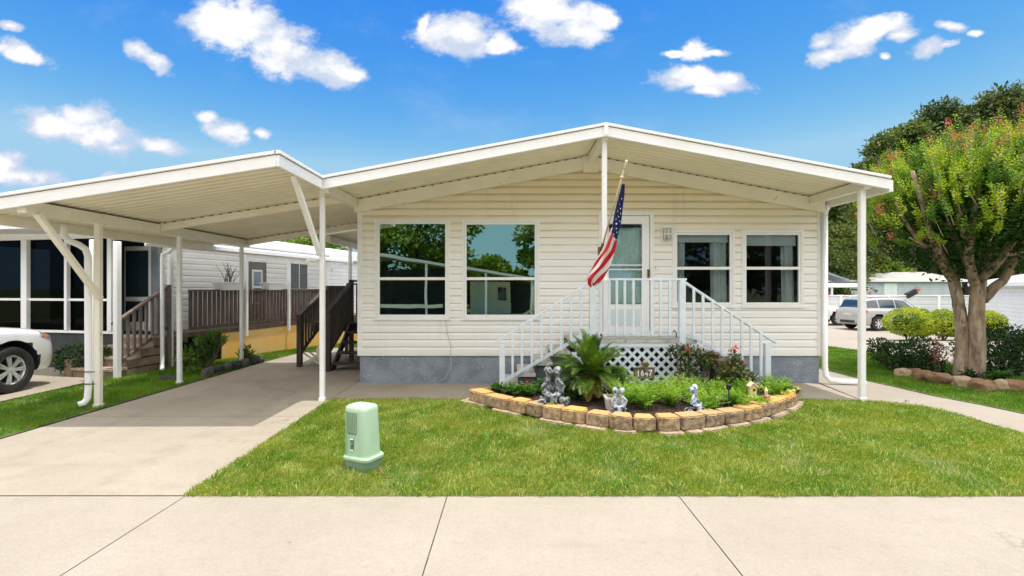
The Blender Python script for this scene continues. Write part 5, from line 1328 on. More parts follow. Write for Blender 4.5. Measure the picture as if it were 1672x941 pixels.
# x, w, zb, zbelt, zroof, wr
ST = np.array([[-2.34,.66,.46,.90,.95,.50],[-2.30,.80,.36,1.00,1.06,.62],[-2.20,.89,.30,1.07,1.22,.66],[-1.98,.92,.28,1.09,1.58,.63],[-1.62,.93,.27,1.09,1.68,.63],
 [-1.0,.93,.26,1.08,1.715,.65],[-.2,.93,.26,1.06,1.71,.66],[.30,.93,.26,1.05,1.64,.64],[.72,.93,.26,1.04,1.40,.67],[1.12,.93,.27,1.03,1.13,.76],
 [1.50,.93,.28,1.01,1.08,.74],[1.90,.91,.28,.96,1.03,.70],[2.14,.86,.28,.88,.95,.64],[2.28,.76,.30,.76,.80,.56],[2.35,.60,.36,.62,.64,.46]])
def stat(x):
    i = int(np.clip(np.searchsorted(ST[:,0], x)-1, 0, len(ST)-2)); t_ = (x-ST[i,0])/(ST[i+1,0]-ST[i,0])
    g_ = lambda k: ST[int(np.clip(k,0,len(ST)-1))]
    v_ = cr(g_(i-1), g_(i), g_(i+1), g_(i+2), t_); lo = np.minimum(g_(i), g_(i+1))-.02; hi = np.maximum(g_(i), g_(i+1))+.02
    return np.clip(v_, lo, hi)
def prof_(s_):
    _, w_, zb, zt, zr, wr = s_
    return [(0,zb),(w_*.80,zb),(w_*.96,zb+.07),(w_*.995,zb+.22),(w_,(zb+zt)/2+.02),(w_*.985,zt-.08),(w_*.93,zt),(min(w_*.90,wr+.16*(zr-zt>.3)+.05),zt+.03),(wr+.02,zr-.11 if zr-zt>.2 else zr-.03),(wr*.88,zr-.025),(wr*.45,zr-.004),(0,zr)]
def surf(x, tt_):
    """tt 0..11 along the half profile"""
    pr = prof_(stat(x)); i = int(min(tt_, len(pr)-1.001)); f = tt_-i
    g_ = lambda k: np.array(pr[int(np.clip(k,0,len(pr)-1))])
    if i in (0,): v_ = g_(i)*(1-f)+g_(i+1)*f
    elif i in (7,): v_ = g_(i)*(1-f)+g_(i+1)*f + np.array([.02*math.sin(f*math.pi), 0])
    else:
        v_ = cr(g_(i-1) if i > 0 else g_(0)*[-1,1], g_(i), g_(i+1), g_(i+2) if i+2 < len(pr) else g_(i+1)*[-1,1]*1.0, f)
    return np.array([x, v_[0], v_[1]])
XS = sorted(set(list(np.linspace(-2.34,2.35,64))+[-2.34,2.35])); TS = [0,.5,1,1.33,1.66,2,2.5,3,3.5,4,4.5,5,5.33,5.66,6,6.5,7,7.33,7.66,8,8.33,8.66,9,9.5,10,10.5,11]
def carmesh():
    m_ = MB(); ring = []
    n = len(TS)
    for x in XS:
        row = []
        for s_ in TS: p_ = surf(x, s_); row.append((p_[0], p_[1], p_[2]))
        full = row+[(a, -b, c_) for a, b, c_ in reversed(row[1:-1])]
        ring.append(full)
    k = len(ring[0])
    for r_ in ring: m_.v += r_
    for i in range(len(ring)-1):
        for j in range(k):
            j2 = (j+1) % k; m_.f.append((i*k+j, (i+1)*k+j, (i+1)*k+j2, i*k+j2))
    m_.f.append(tuple(range(k))); m_.f.append(tuple((len(ring)-1)*k+j for j in range(k-1,-1,-1)))
    return m_.mesh('car_body')
WXF, WXR = 1.42, -1.38; WR = .375
def suv(name, label, loc, rz, paint, group='cars parked around the homes', detail=True):
    t_ = thing(name, loc, label, 'car', group, rz)
    me = carmesh(); me.materials.append(paint); me.materials.append(M['black'])
    tmp = bpy.data.objects.new('tmp', me); col.objects.link(tmp); cut = []
    for x in (WXF, WXR):
        for s_ in (-1,1):
            c_ = MB(); c_.lathe([(.455,0),(.455,.42)], (x, s_*.98-(.42 if s_ > 0 else 0), WR+.02), 40, 'y'); me2 = c_.mesh('c'); co_ = bpy.data.objects.new('c', me2); me2.materials.append(M['black']); col.objects.link(co_); cut.append(co_)
            b = tmp.modifiers.new('b', 'BOOLEAN'); b.object = co_; b.operation = 'DIFFERENCE'; b.solver = 'EXACT'
    dg = bpy.context.evaluated_depsgraph_get(); m2 = bpy.data.meshes.new_from_object(tmp.evaluated_get(dg))
    for c_ in cut: bpy.data.objects.remove(c_)
    bpy.data.objects.remove(tmp)
    m2.materials.clear(); m2.materials.append(paint); m2.materials.append(M['rubber'])
    for p_ in m2.polygons:
        p_.use_smooth = True; c_ = p_.center
        inside = any(abs(math.hypot(c_.x-x, c_.z-WR-.02)-.455) < .02 or (math.hypot(c_.x-x, c_.z-WR-.02) < .44 and abs(c_.y) < .6) for x in (WXF, WXR)) and abs(c_.y) < .93
        p_.material_index = 1 if inside else 0
    m2.set_sharp_from_angle(angle=R(35))
    body = bpy.data.objects.new('body', m2); reg(body, t_, False)
    def patch(nm, mat, x0, x1, t0, t1, side, off=.005, nx=14, nt=8, xf=None, par=body):
        m_ = MB()
        def fn(u_, v_):
            tt_ = t0+(t1-t0)*v_; a, b = (x0, x1) if xf is None else xf(v_)
            x = a+(b-a)*u_; p_ = surf(x, tt_); e1 = surf(x+.01, tt_)-surf(x-.01, tt_); e2 = surf(x, min(10.99, tt_+.02))-surf(x, tt_-.02)
            nn = np.cross(e1, e2); nn /= (np.linalg.norm(nn)+1e-9)
            if nn[1]*1+nn[2]*.3 < 0 and tt_ < 10: nn = -nn
            if tt_ >= 10 and nn[2] < 0: nn = -nn
            q = p_+nn*off; return (q[0], q[1]*side, q[2])
        m_.grid(fn, nx, nt); return m_.build(nm, mat, par, world=False, smooth=True)
    G_ = M['carglass']
    for s_ in (-1,1):
        patch('side_window', G_, 0, 0, 7.12, 7.93, s_, xf=lambda v_: (-.32, .92-.62*v_)) 
        patch('side_window', G_, 0, 0, 7.12, 7.93, s_, xf=lambda v_: (-1.26, -.38))
        patch('side_window', G_, 0, 0, 7.12, 7.93, s_, xf=lambda v_: (-1.98+.10*v_, -1.33))
        patch('windshield', G_, .36, 1.10, 8.15, 11, s_, .006); patch('rear_window', G_, -2.21, -1.97, 8.1, 11, s_, .006)
        hl = patch('headlight', M['lens'], 1.92, 2.24, 4.95, 5.85, s_, .006); patch('indicator', M['amber'], 1.97, 2.08, 5.0, 5.7, s_, .010, par=hl)
        patch('tail_light', M['red'], -2.32, -2.02, 4.7, 5.75, s_, .008)
        patch('sill_cladding', M['rubber'], -.90, .92, 1.2, 2.1, s_, .006)
        m_ = MB(); m_.ell((.78, s_*1.02, 1.12), (.07,.10,.075), 12); m_.bar((.80,s_*.90,1.06),(.79,s_*.98,1.10),.04,.04); m_.build('mirror', paint, body, world=False, smooth=True)
        for x in (-.15, -1.05):
            m_ = MB(); m_.tube([(x-.08, s_*.925, .93),(x-.06, s_*.955, .935),(x+.06, s_*.955, .935),(x+.08, s_*.925,.93)], .011, 6); m_.build('door_handle', paint, body, world=False, smooth=True)
        m_ = MB(); m_.tube([(-1.75,s_*.56,1.69),(-1.6,s_*.56,1.745),(-.1,s_*.575,1.755),(.15,s_*.575,1.69)], .016, 8); m_.build('roof_rail', M['chrome'], body, world=False, smooth=True)
        for x in (-.35, .86, -1.30):
            m_ = MB()
            pts = [surf(x, q) for q in np.linspace(2.4, 6.9, 14)]
            m_.tube([(p_[0], p_[1]*s_, p_[2]) for p_ in pts], .004, 4); m_.build('door_seam', M['rubber'], body, world=False)
    m_ = MB(); m_.box(-2.37,-2.33,-.45,.45,.40,.52); m_.build('rear_bumper_trim', M['rubber'], body, world=False, bevel=.01)
    m_ = MB(); m_.box(-2.345,-2.325,-.26,.26,.76,.90); pl2 = m_.build('number_plate', pmat('pale_plate', (.7,.68,.5), (.6,.4,.3), 20, .5), body, world=False, bevel=.004)
    m_ = MB(); m_.box(2.30,2.365,-.42,.42,.36,.62); m_.build('grille', M['rubber'], body, world=False, bevel=.01)
    first = None
    for x in (WXF, WXR):
        for s_ in (-1,1):
            y = s_*.82
            ty = MB(); ty.lathe([(.235,-.10),(.30,-.115),(.355,-.105),(.375,-.06),(.375,.06),(.355,.105),(.30,.115),(.235,.10),(.23,0),(.235,-.10)], (0,0,0), 40, 'y', caps=False)
            me_ = ty.mesh('tyre')
            wo_ = bpy.data.objects.new('wheel', me_); me_.materials.append(M['rubber']); reg(wo_, t_, False); wo_.location = (x, y, WR)
            for p_ in me_.polygons: p_.use_smooth = True
            me_.set_sharp_from_angle(angle=R(40))
            rm = MB(); o_ = s_
            rm.lathe([(.245,o_*.105),(.25,o_*.09),(.215,o_*.06),(.21,-o_*.05)], (0,0,0), 40, 'y', caps=False)
            rm.lathe([(.05,o_*.02),(.055,o_*.075),(.03,o_*.085)], (0,0,0), 20, 'y')
            for k_ in range(7):
                a = 2*math.pi*k_/7
                for da in (-.10,.10):
                    rm.bar((.045*math.cos(a+da*2),o_*.07,.045*math.sin(a+da*2)), (.225*math.cos(a+da),o_*.085,.225*math.sin(a+da)), .030, .018, (0,1,0))
            ro_ = rm.build('rim', M['chrome'], wo_, world=False, auto=35)
            dk = MB(); dk.lathe([(.215,-.01*o_),(.215,.01*o_)], (0,0,0), 30, 'y'); dk.build('brake_disc', M['black'], wo_, world=False)
    return t_
car1 = suv('parked_car', 'white SUV nosing out beside the screened porch at the left edge', (-8.95, 7.88-1.42, .0), R(90), M['carwhite'])
cx0, cy0 = 13.6, 23.9; zc = gz(0, 24)
car2 = suv('parked_car', 'pearl silver SUV with red tail lights parked facing the hedge', (19.75, 25.8, gz(0,24.7)+.006), R(8), M['carpearl'])
car3 = suv('parked_car', 'white car half hidden behind the house corner and the silver SUV', (17.6, 29.4, -.49), R(-8), M['carwhite'])

# ------------------------------------------------------------------ left neighbour (rotated frame)
AZ = -R(12)
nb = thing('neighbour_home', (-7.2, 9.6, 0), 'white sided neighbour home with dark screened porch and railed side deck', 'house', None, AZ)
def lb(name, mat, *a, bevel=0, par=None):
    m_ = MB(); m_.box(*a); return m_.build(name, mat, par or nb, world=False, bevel=bevel)
siding('wall', M['siding_far'], nb, (-.8,1.1), (-.8,14.0), .45, 2.86, [(3.62-1.1,4.40-1.1,.60,2.42),(5.4-1.1,6.35-1.1,1.6,2.52)], .14, world=False)
o = CH[nb.name][-1]
# flip: the siding helper faces right of its direction; direction above runs towards the viewer so it faces the deck
lb('wall_core', M['interior'], -6.8,-.86,3.3,14,-.2,2.8)
lb('foundation', M['skirt'], -.9,-.82,1.1,14,-.5,.45)
# deck door (grey) and windows
dd = lb('door', pmat('taupe_door', (.17,.155,.14), None, 3, .6), -.82,-.78,3.62,4.40,.58,2.42, bevel=.005)
lb('door_window', M['vinyl'], -.779,-.765,3.82,4.22,1.25,2.2, par=dd); lb('door_glass', M['glassR'], -.763,-.757,3.87,4.17,1.3,2.15, par=dd); lb('glass_bar', M['vinyl'], -.755,-.75,3.87,4.17,1.70,1.74, par=dd)
wd_ = lb('window', M['vinyl'], -.82,-.77,5.4,6.35,1.6,2.52, bevel=.005)
lb('pane', M['carglass'], -.768,-.762,5.47,5.85,1.67,2.45, par=wd_); lb('pane', M['carglass'], -.768,-.762,5.90,6.28,1.67,2.45, par=wd_)
# roofs
m_ = MB(); m_.prism([(-.65,2.80),(-3.9,3.45),(-7.1,2.8),(-7.1,2.86),(-3.9,3.51),(-.65,2.86)], 'y', .9, 14.4); m_.build('roof', M['roofwhite'], nb, world=False)
m_ = MB(); m_.prism([(-.9,2.68),(.22,2.58),(.22,2.63),(-.9,2.73)], 'y', -.2, 7.2); m_.build('deck_roof', M['patio'], nb, world=False)
lb('fascia', M['alum'], .222,.25,-.2,7.2,2.50,2.66, bevel=.004); lb('fascia', M['alum'], -.9,.222,7.205,7.235,2.52,2.72)
lb('fascia', M['alum'], -.64,-.60,7.3,14.4,2.70,2.90)
lb('gutter', M['alum'], .252,.33,-.2,7.2,2.54,2.62)
# deck
lb('deck', M['wood_mid'], -.76,.0,1.0,5.4,.66,.73); lb('rim_joist', M['wood_mid'], -.76,.0,.96,.998,.52,.73); lb('rim_joist', M['wood_mid'], .002,.04,.96,9.5,.64,.73)
lb('deck', M['wood_mid'], -.76,.0,5.41,9.5,.66,.73)
lb('skirt_board', M['orange'], .0,.03,1.9,6.6,-.4,.635); lb('skirt_board', M['orange'], .0,.028,6.61,9.5,-.5,.635)
lb('underside_shade', M['black'], -.75,-.02,1.05,1.9,-.1,.51)  # black box stands in for the shade in the open space below the deck
def rails(par, x, y0, y1, z0, z1, mat, step=.115, w_=.035, d=.09):
    lb('top_rail', mat, x-d/2,x+d/2,y0,y1,z1-.04,z1, par=par); lb('lower_rail', mat, x-.02,x+.02,y0,y1,z0,z0+.05, par=par)
    n = int((y1-y0)/step)
    for k_ in range(n): lb('picket', mat, x-.045,x-.021,y0+k_*step+.02,y0+k_*step+.02+step*.68,z0-.02,z1-.042, par=par)
rails(nb, .03, 1.0, 6.6, .80, 1.66, M['wood_mid'], .128)
lb('top_rail', M['wood_mid'], -.76,.07,6.62,6.70,1.62,1.66)
for k_ in range(5): lb('picket', M['wood_mid'], -.72+.15*k_,-.64+.15*k_,6.64,6.67,.8,1.62)
def npost(x, y, z0, z1, w_=.09, mat=None): m_ = MB(); m_.box(x-w_/2,x+w_/2,y-w_/2,y+w_/2,z0,z1); m_.build('post', mat or M['alum'], nb, world=False, bevel=.012)
for y in (-.52, -.88): npost(-.02 if y > -.7 else -.10, y, 0, 2.56, .095)
npost(.13, 2.55, .5, 2.52, .07); npost(.13, 4.15, .5, 2.52, .07); npost(.13, 6.0, .4, 2.52, .09)
m_ = MB(); m_.tube([(.20,.45,2.52),(.14,.42,2.44),(-.01,.40,2.38),(-.02,.40,2.25),(-.02,.40,.14),(.02,.36,.06),(.09,.30,.05)], .04, 8); m_.build('downspout', M['alum'], nb, world=False, smooth=True)
npost(-.14, .70, 0, 2.6, .085)
m_ = MB(); m_.tube([(.30,6.3,2.5),(.2,6.28,2.35),(.14,6.2,2.25)], .03, 8); m_.build('downspout', M['alum'], nb, world=False, smooth=True)
# screened porch
sy_ = .35
lb('porch_skirt', M['skirt'], -7,-1.2,sy_+.03,sy_+.10,-.05,.76); lb('porch_skirt', M['skirt'], -1.25,-1.19,sy_+.10,1.1,-.05,.76)
for (a, b) in ((-7,-1.18),): 
    lb('screen_frame', M['alum'], a,b,sy_-.02,sy_+.06,.74,.79); lb('screen_frame', M['alum'], a,b,sy_-.01,sy_+.05,1.42,1.47); lb('screen_frame', M['alum'], a,b,sy_-.03,sy_+.07,2.74,2.92)
for x, w_ in ((-6.2,.10),(-4.9,.10),(-3.55,.16),(-2.4,.07),(-1.25,.11)): lb('screen_post', M['alum'], x-w_/2,x+w_/2,sy_-.045,sy_+.04,.79,2.74, bevel=.008)
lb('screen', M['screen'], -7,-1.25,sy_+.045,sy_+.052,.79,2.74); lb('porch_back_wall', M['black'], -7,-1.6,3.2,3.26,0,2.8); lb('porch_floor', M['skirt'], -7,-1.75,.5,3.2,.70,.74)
lb('porch_ceiling', M['skirt'], -7,-.95,sy_+.08,3.4,2.80,2.84)
m_ = MB(); m_.prism([(-7.2,2.93),(-.2,2.80),(-.2,2.86),(-7.2,2.99)], 'y', -.6, .85); m_.build('porch_roof', M['roofwhite'], nb, world=False); lb('porch_fascia', M['alum'], -7.2,.0,-.64,-.602,2.84,2.98)
# storm door of the porch, seen beside the stairs
pd = lb('porch_door', M['alum'], -1.72,-1.0,1.02,1.06,.74,2.62, bevel=.004)
lb('door_screen', M['carglass'], -1.66,-1.06,1.005,1.015,1.50,2.52, par=pd); lb('door_screen', M['carglass'], -1.66,-1.06,1.005,1.015,.95,1.40, par=pd)
lb('end_wall', M['stucco'], -.99,-.80,1.02,1.10,.5,2.75)
# side stairs (brown brick treads) with rail
sn = thing('side_stairs', (-7.9, 9.3, 0), 'brown brick side stairs with a grey wooden handrail at the neighbour deck', 'stairs', None, AZ)
def sb(name, mat, *a, bevel=0):
    m_ = MB(); m_.box(*a); return m_.build(name, mat, sn, world=False, bevel=bevel)
BR = pmat('tan_stair_stone', (.30,.22,.15), (.20,.15,.11), 5, .85, bump=.5, c3=(.13,.10,.08), s3=12)
for k_ in range(4):
    sb('step', BR, -.42,.52,-.10+.27*k_,1.35,.18*k_-.02 if k_ else -.05,.18*(k_+1)-.045); sb('step_tread', M['slab'], -.44,.54,-.12+.27*k_,.17+.27*k_,.18*(k_+1)-.043,.18*(k_+1))
sb('side_block', BR, -.62,-.44,-.10,.7,-.05,.33)
def sbar(p, q, w_, h, nm): m_ = MB(); m_.bar(p, q, w_, h); m_.build(nm, M['wood_grey'], sn, world=False, bevel=.004)
sbar((.50,-.08,1.02),(.50,1.05,1.72),.09,.045,'handrail'); sbar((.50,-.05,.22),(.50,1.03,.88),.04,.07,'bottom_rail')
for k_ in range(9):
    y = -.04+.125*k_; m_ = MB(); m_.box(.48,.52,y-.022,y+.022,.22+y*.61+.02,1.03+y*.62); m_.build('baluster', M['wood_grey'], sn, world=False)
m_ = MB(); m_.box(.455,.545,1.02,1.11,-.02,1.76); m_.build('newel_post', M['wood_grey'], sn, world=False, bevel=.005)
# flower boxes on the deck rail
RZm = Matrix.Rotation(AZ, 4, 'Z')
def nw(x, y, z): v_ = Matrix.Translation((-7.2,9.6,0)) @ RZm @ Vector((x,y,z)); return (v_.x, v_.y, v_.z)
for i, (y, lab) in enumerate(((2.05,'white rail planter box with bare twigs on the neighbour deck'),(3.62,'white rail planter box left of the grey deck door'))):
    p_ = nw(.03, y, 1.66)
    fb = thing('rail_planter', p_, lab, 'planter', None, AZ)
    m_ = MB(); m_.add([(-.09,-.26,-.02),(.11,-.26,-.02),(.11,.26,-.02),(-.09,.26,-.02),(-.12,-.33,.16),(.14,-.33,.16),(.14,.33,.16),(-.12,.33,.16)],[(0,3,2,1),(4,5,6,7),(0,1,5,4),(1,2,6,5),(2,3,7,6),(3,0,4,7)]); m_.build('box', M['vinyl'], fb, world=False, bevel=.01)
    m_ = MB(); m_.box(-.14,.16,-.35,.35,.15,.175); m_.build('rim', M['vinyl'], fb, world=False, bevel=.004)
    rs = random.Random(i)
    if i == 0:
        m_ = MB()
        for k_ in range(18):
            y0 = rs.uniform(-.1,.15); a = rs.uniform(-1.1,1.1); l_ = rs.uniform(.25,.5); x0 = rs.uniform(-.05,.05)
            m_.tube([(x0,y0,.15),(x0+rs.uniform(-.08,.08),y0+math.sin(a)*l_*.5,.15+l_*.6),(x0+rs.uniform(-.12,.12),y0+math.sin(a)*l_*.8+rs.uniform(-.05,.05),.15+l_)], [.008,.006,.003], 5)
        m_.build('twigs', M['twig'], fb, world=False)
# satellite flood light under eave behind
ol = MB(); ol.box(-.1,.1,-.06,.06,-.05,.05)
# second white home further back on the left
h2 = None
def mobile_home(name, loc, rz_, L_, W_, h, rh, label, wins=(), doors=(), roof=None, ridge='x', wall=None, skirt=.5, carport=None):
    t_ = thing(name, loc, label, 'house', None, rz_)
    def b(nm, mat, *a, par=None, bevel=0): m_ = MB(); m_.box(*a); return m_.build(nm, mat, par or t_, world=False, bevel=bevel)
    siding('wall', wall or M['siding_far'], t_, (0,0), (L_,0), skirt, h, world=False, course=.17)
    siding('wall', wall or M['siding_far'], t_, (0,W_), (0,0), skirt, h, world=False, course=.17); siding('wall', wall or M['siding_far'], t_, (L_,0), (L_,W_), skirt, h, world=False, course=.17)
    b('skirting', M['stucco'], .03,L_-.03,.03,W_-.03,-.4,skirt-.002)
    if ridge == 'x':
        m_ = MB(); m_.prism([(-.3,h-.02),(W_/2,h+rh),(W_+.3,h-.02),(W_+.3,h+.06),(W_/2,h+rh+.08),(-.3,h+.06)], 'x', -.3, L_+.3); m_.build('roof', roof or M['roofgrey'], t_, world=False)
        for x in (0.02, L_-.02):
            m_ = MB(); m_.prism([(0,h),(W_/2,h+rh-.03),(W_,h)], 'x', x-.015, x+.015); m_.build('gable', wall or M['siding_far'], t_, world=False)
        b('fascia', M['alum'], -.3,L_+.3,-.33,-.302,h-.08,h+.06)
    else:
        m_ = MB(); m_.prism([(-.3,h-.02),(L_/2,h+rh),(L_+.3,h-.02),(L_+.3,h+.06),(L_/2,h+rh+.08),(-.3,h+.06)], 'y', -.4, W_+.3); m_.build('roof', roof or M['roofgrey'], t_, world=False)
        m_ = MB(); m_.prism([(0,h),(L_/2,h+rh-.03),(L_,h)], 'y', .0, .02); m_.build('gable', wall or M['siding_far'], t_, world=False)
    for (x0, x1, z0, z1) in wins:
        f_ = b('window', M['vinyl'], x0,x1,-.05,-.016,z0,z1, bevel=.01); b('pane', M['carglass'], x0+.07,x1-.07,-.058,-.052,z0+.07,z1-.07, par=f_); b('mullion', M['vinyl'], x0+.07,x1-.07,-.066,-.059,(z0+z1)/2-.02,(z0+z1)/2+.02, par=f_)
    for (x0, x1) in doors:
        f_ = b('door', M['vinyl'], x0,x1,-.05,-.016,skirt+.05,skirt+2.05, bevel=.01); b('pane', M['blind'], x0+.2,x1-.2,-.058,-.052,skirt+1.0,skirt+1.85, par=f_)
    return t_
mobile_home('mobile_home', (-9.2, 24.5, gz(0,24.5)), R(-10), 12, 7, 2.9, .8, 'white mobile home seen past the dark back steps', [(6.0,7.2,1.3,2.4),(8.6,9.8,1.3,2.4)], roof=M['roofwhite'])
# right background homes
rA = mobile_home('mobile_home', (20.8, 34.5, -.5), R(0), 13.5, 8, 2.75, .75, 'pale grey mobile home with low grey roof behind the parked cars', [(4.3,6.1,1.9,2.35)], [(7.3,8.3)], wall=pmat('pale_blue_siding', (.55,.60,.64), (.50,.55,.60), 2, .5))
m_ = MB(); m_.lathe([(.12,0),(.12,.45),(.18,.5),(.18,.6)], (5.6,1.8,3.0), 12); m_.build('vent_pipe', M['black'], rA, world=False)
m_ = MB(); m_.box(3.4,4.1,3.4,4.0,3.2,3.85); m_.build('chimney', M['black'], rA, world=False)
rB = mobile_home('mobile_home', (11.5, 38.5, -.5), R(0), 11, 7, 2.85, .75, 'low brown roofed home behind the white awning', roof=pmat('brown_grey_roof', (.25,.22,.20), (.3,.27,.24), 1, .8))
# carport with grey gable in front of home A
gc = thing('gable_carport', (19.6, 33.2, -.5), 'small carport with white gable frame and blue grey roof', 'carport')
def wb(par, nm, mat, *a, bevel=0): m_ = MB(); m_.box(*a); return m_.build(nm, mat, par, bevel=bevel)
m_ = MB(); m_.prism([(18.8,2.15),(21.0,3.0),(23.4,2.15),(23.4,2.25),(21.0,3.1),(18.8,2.25)], 'y', 32.0, 34.0); m_.build('roof', pmat('bluegrey_roof', (.34,.38,.42), None, 2, .6), gc)
wb(gc, 'fascia', M['alum'], 18.8,24.2,31.9,31.98,1.72,2.05)
for x in (20.2,22.0,24.0): wb(gc, 'post', M['alum'], x-.06,x+.06,31.95,32.07,-.5,1.75)
m_ = MB(); m_.prism([(18.8,2.05),(24.2,1.75),(24.2,1.8),(18.8,2.2)], 'y', 32.0, 34.2); m_.build('awning', M['roofwhite'], gc)
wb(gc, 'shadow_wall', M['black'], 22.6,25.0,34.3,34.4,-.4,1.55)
aw = thing('awning', (18, 30.5, -.5), 'long white curved awning roof beyond the far parked car', 'awning')
m_ = MB(); m_.prism([(14.5,2.1),(20.2,2.05),(21.3,1.35),(21.3,1.25),(14.5,1.25),(14.5,1.35)], 'y', 31.0, 31.5); 
mw = MB(); mw.grid(lambda u_, v_: (14.0+7.0*u_-.3*v_, 30.0+1.8*v_, 1.15+.80*math.sin(v_*1.57)), 14, 8); mw.build('canopy', M['roofwhite'], aw, smooth=True)
for x in (15,17.5,19.8): wb(aw, 'post', M['alum'], x-.05,x+.05,30.2,30.3,-.5,1.2)
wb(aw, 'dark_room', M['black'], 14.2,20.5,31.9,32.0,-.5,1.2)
# white slatted fence with flower tufts
fe = thing('white_fence', (21, 28.6, -.5), 'long low white panel fence behind the silver SUV', 'fence')
siding('panel', M['roofwhite'], fe, (15.5,32.6), (30.5,31.4), -.5, 1.15, course=.28)
for k_ in range(6):
    f_ = k_/5; m_ = MB(); x = 15.5+15*f_; y = 32.54-1.2*f_; m_.box(x-.06,x+.06,y-.06,y+.04,-.5,1.24); m_.build('post', M['alum'], fe)
m_ = MB(); m_.bar((15.5,32.56,1.19),(30.5,31.36,1.19),.12,.06); m_.build('cap', M['alum'], fe)
for i, f_ in enumerate((.05,.17,.28,.31,.34,.52)):
    blossom(15.5+15*f_, 32.5-1.2*f_, 1.32, .22 if i in (2,3,4) else .13, 'pink flower tuft on the white fence, %s from the left' % ords[i], M['pink'] if i % 2 == 0 else M['crape_red'], 40, 30+i)
hb = thing('hanging_basket', (25.8,31.6,1.2), 'dark basket with pink flowers tilted on the white fence', 'flower basket')
m_ = MB(); m_.bar((25.55,31.75,1.16),(26.2,31.75,1.50),.25,.34,(0,0,1)); m_.build('basket', M['iron'], hb, bevel=.03)
blossom(26.15,31.6,1.55,.2,'pink blossoms spilling from the dark basket on the fence',M['crape_red'],34,44)
aw.location.y += 4.5; gc.location.y += 4; gc.location.x += 1.5; rA.location.y += 4.5; rA.location.x += 1.5; rB.location.y += 4; aw.location.x += 1
# right white home
rC = mobile_home('mobile_home', (21.4, 22.4, -.45), R(-112), 11, 7, 2.3, .8, 'white sided home behind the crape myrtle at the right edge', [(7.5,8.7,1.1,2.0)], roof=M['roofgrey'], skirt=.30)

# ------------------------------------------------------------------ trees
def bgtree(x, y, h, w_, mat, label, seed, crown0=.3, nclus=64, leaf=.42, per=190, group='tall trees behind the homes', z0=-.5, name='tall_tree', pine=False):
    rs = np.random.RandomState(seed); t_ = thing(name, (x, y, z0), label, 'tree', group)
    lean = rs.uniform(-.04,.04); m_ = MB()
    m_.tube([(x+lean*h*f, y, z0-.2+h*.92*f) for f in (0,.15,.3,.5,.7,.9)], [.022*h*(1-.8*f) for f in (0,.15,.3,.5,.7,.9)], 9)
    C_=[];N_=[]
    for k_ in range(nclus):
        f = crown0+(1-crown0)*rs.rand()**.9; u_ = (f-crown0)/(1-crown0); prof = math.sqrt(max(.02, 1-(2*u_-.85)**2 if u_ > .42 else .55+.45*(u_/.42)))*.5
        a = rs.uniform(0,6.28); rr = w_*prof*rs.uniform(.35,1.0)
        c_ = np.array([x+lean*h*f+rr*math.cos(a), y+rr*math.sin(a), z0+h*min(f,.97)]); r_ = w_*rs.uniform(.10,.19)*np.array([1,1,.62])
        if rs.rand() < .5: m_.tube([(x+lean*h*f,y,z0+h*f*.86),tuple((c_+[x+lean*h*f,y,c_[2]])/2-[0,0,.03*h*.3]),tuple(c_)], [.006*h,.004*h,.0015*h], 5)
        n = int(per*rs.uniform(.6,1.3)); d = rnd_dirs(n); rad = rs.rand(n)**.45
        C_.append(c_+d*rad[:,None]*r_); N_.append(d)
    C_ = np.concatenate(C_); N_ = np.concatenate(N_); n = len(C_)
    D_ = unit(rs.normal(size=(n,3))+N_*.8); NN = unit(N_+rs.normal(size=(n,3))*.7+np.array([0,0,.6]))
    V, F = leafdata(C_, D_, NN, leaf*rs.uniform(.6,1.4,n), leaf*.6*rs.uniform(.7,1.3,n))
    m_.build('trunk', M['bark'], t_); npmesh('crown', V, F, mat, t_); return t_
def bt(px, topy, D_, w_, mat, label, seed, **k):
    x = (px-836)/800*D_; h = H0+(470-topy)/800*D_+.5; return bgtree(x, D_, h, w_, mat, label, seed, **k)
bt(1352, 330, 46, 10, M['oak'], 'dark oak just right of the house wall', 1, crown0=.12)
bt(1395, 285, 52, 12, M['oak2'], 'tall dark tree behind the right roof corner', 2, crown0=.25)
bt(1378, 372, 42, 6.5, M['oak'], 'rounder light green tree seen between wall and porch post', 12, crown0=.1, leaf=.24)
bt(1450, 222, 58, 13, M['oak'], 'tall oak left of the crape myrtle crown', 3, crown0=.30)
bt(1520, 176, 56, 13, M['oak2'], 'tallest dark pine rising behind the crape myrtle crown', 4, crown0=.36)
bt(1492, 205, 50, 9, M['oak'], 'slim dark tree leaning left of the tallest pine', 5, crown0=.42)
bt(1582, 178, 55, 12, M['oak'], 'broad oak behind the middle of the crape myrtle', 6, crown0=.34)
bt(1650, 148, 52, 14, M['oak2'], 'great dark oak at the right edge of the picture', 7, crown0=.3)
bt(1720, 120, 55, 15, M['oak2'], 'dark oak reaching in from beyond the right edge', 8, crown0=.25)
bt(1425, 330, 66, 13, M['oak2'], 'farther dark tree filling the gap over the grey roofs', 9, crown0=.1, leaf=.4)
bt(1545, 300, 68, 14, M['oak2'], 'farther dark tree low behind the myrtle trunk', 10, crown0=.08, leaf=.4)
bt(1630, 300, 68, 14, M['oak'], 'farther oak low behind the right limbs of the myrtle', 11, crown0=.08, leaf=.4)
bt(1440, 412, 44, 4, M['oak3'], 'small bright green tree above the blue grey carport roof', 13, crown0=.1, leaf=.22)
bt(1350, 420, 40, 4.5, M['oak'], 'low bright green tree beside the house wall above the brown roof', 15, crown0=.1, leaf=.22)
bt(515, 388, 34, 6, M['oak3'], 'light green treetop above the left neighbour roofs', 14, crown0=.35, leaf=.2, group=None)
bt(470, 402, 50, 9, M['oak'], 'darker far treetop behind the left neighbour roofs', 16, crown0=.3, group=None)
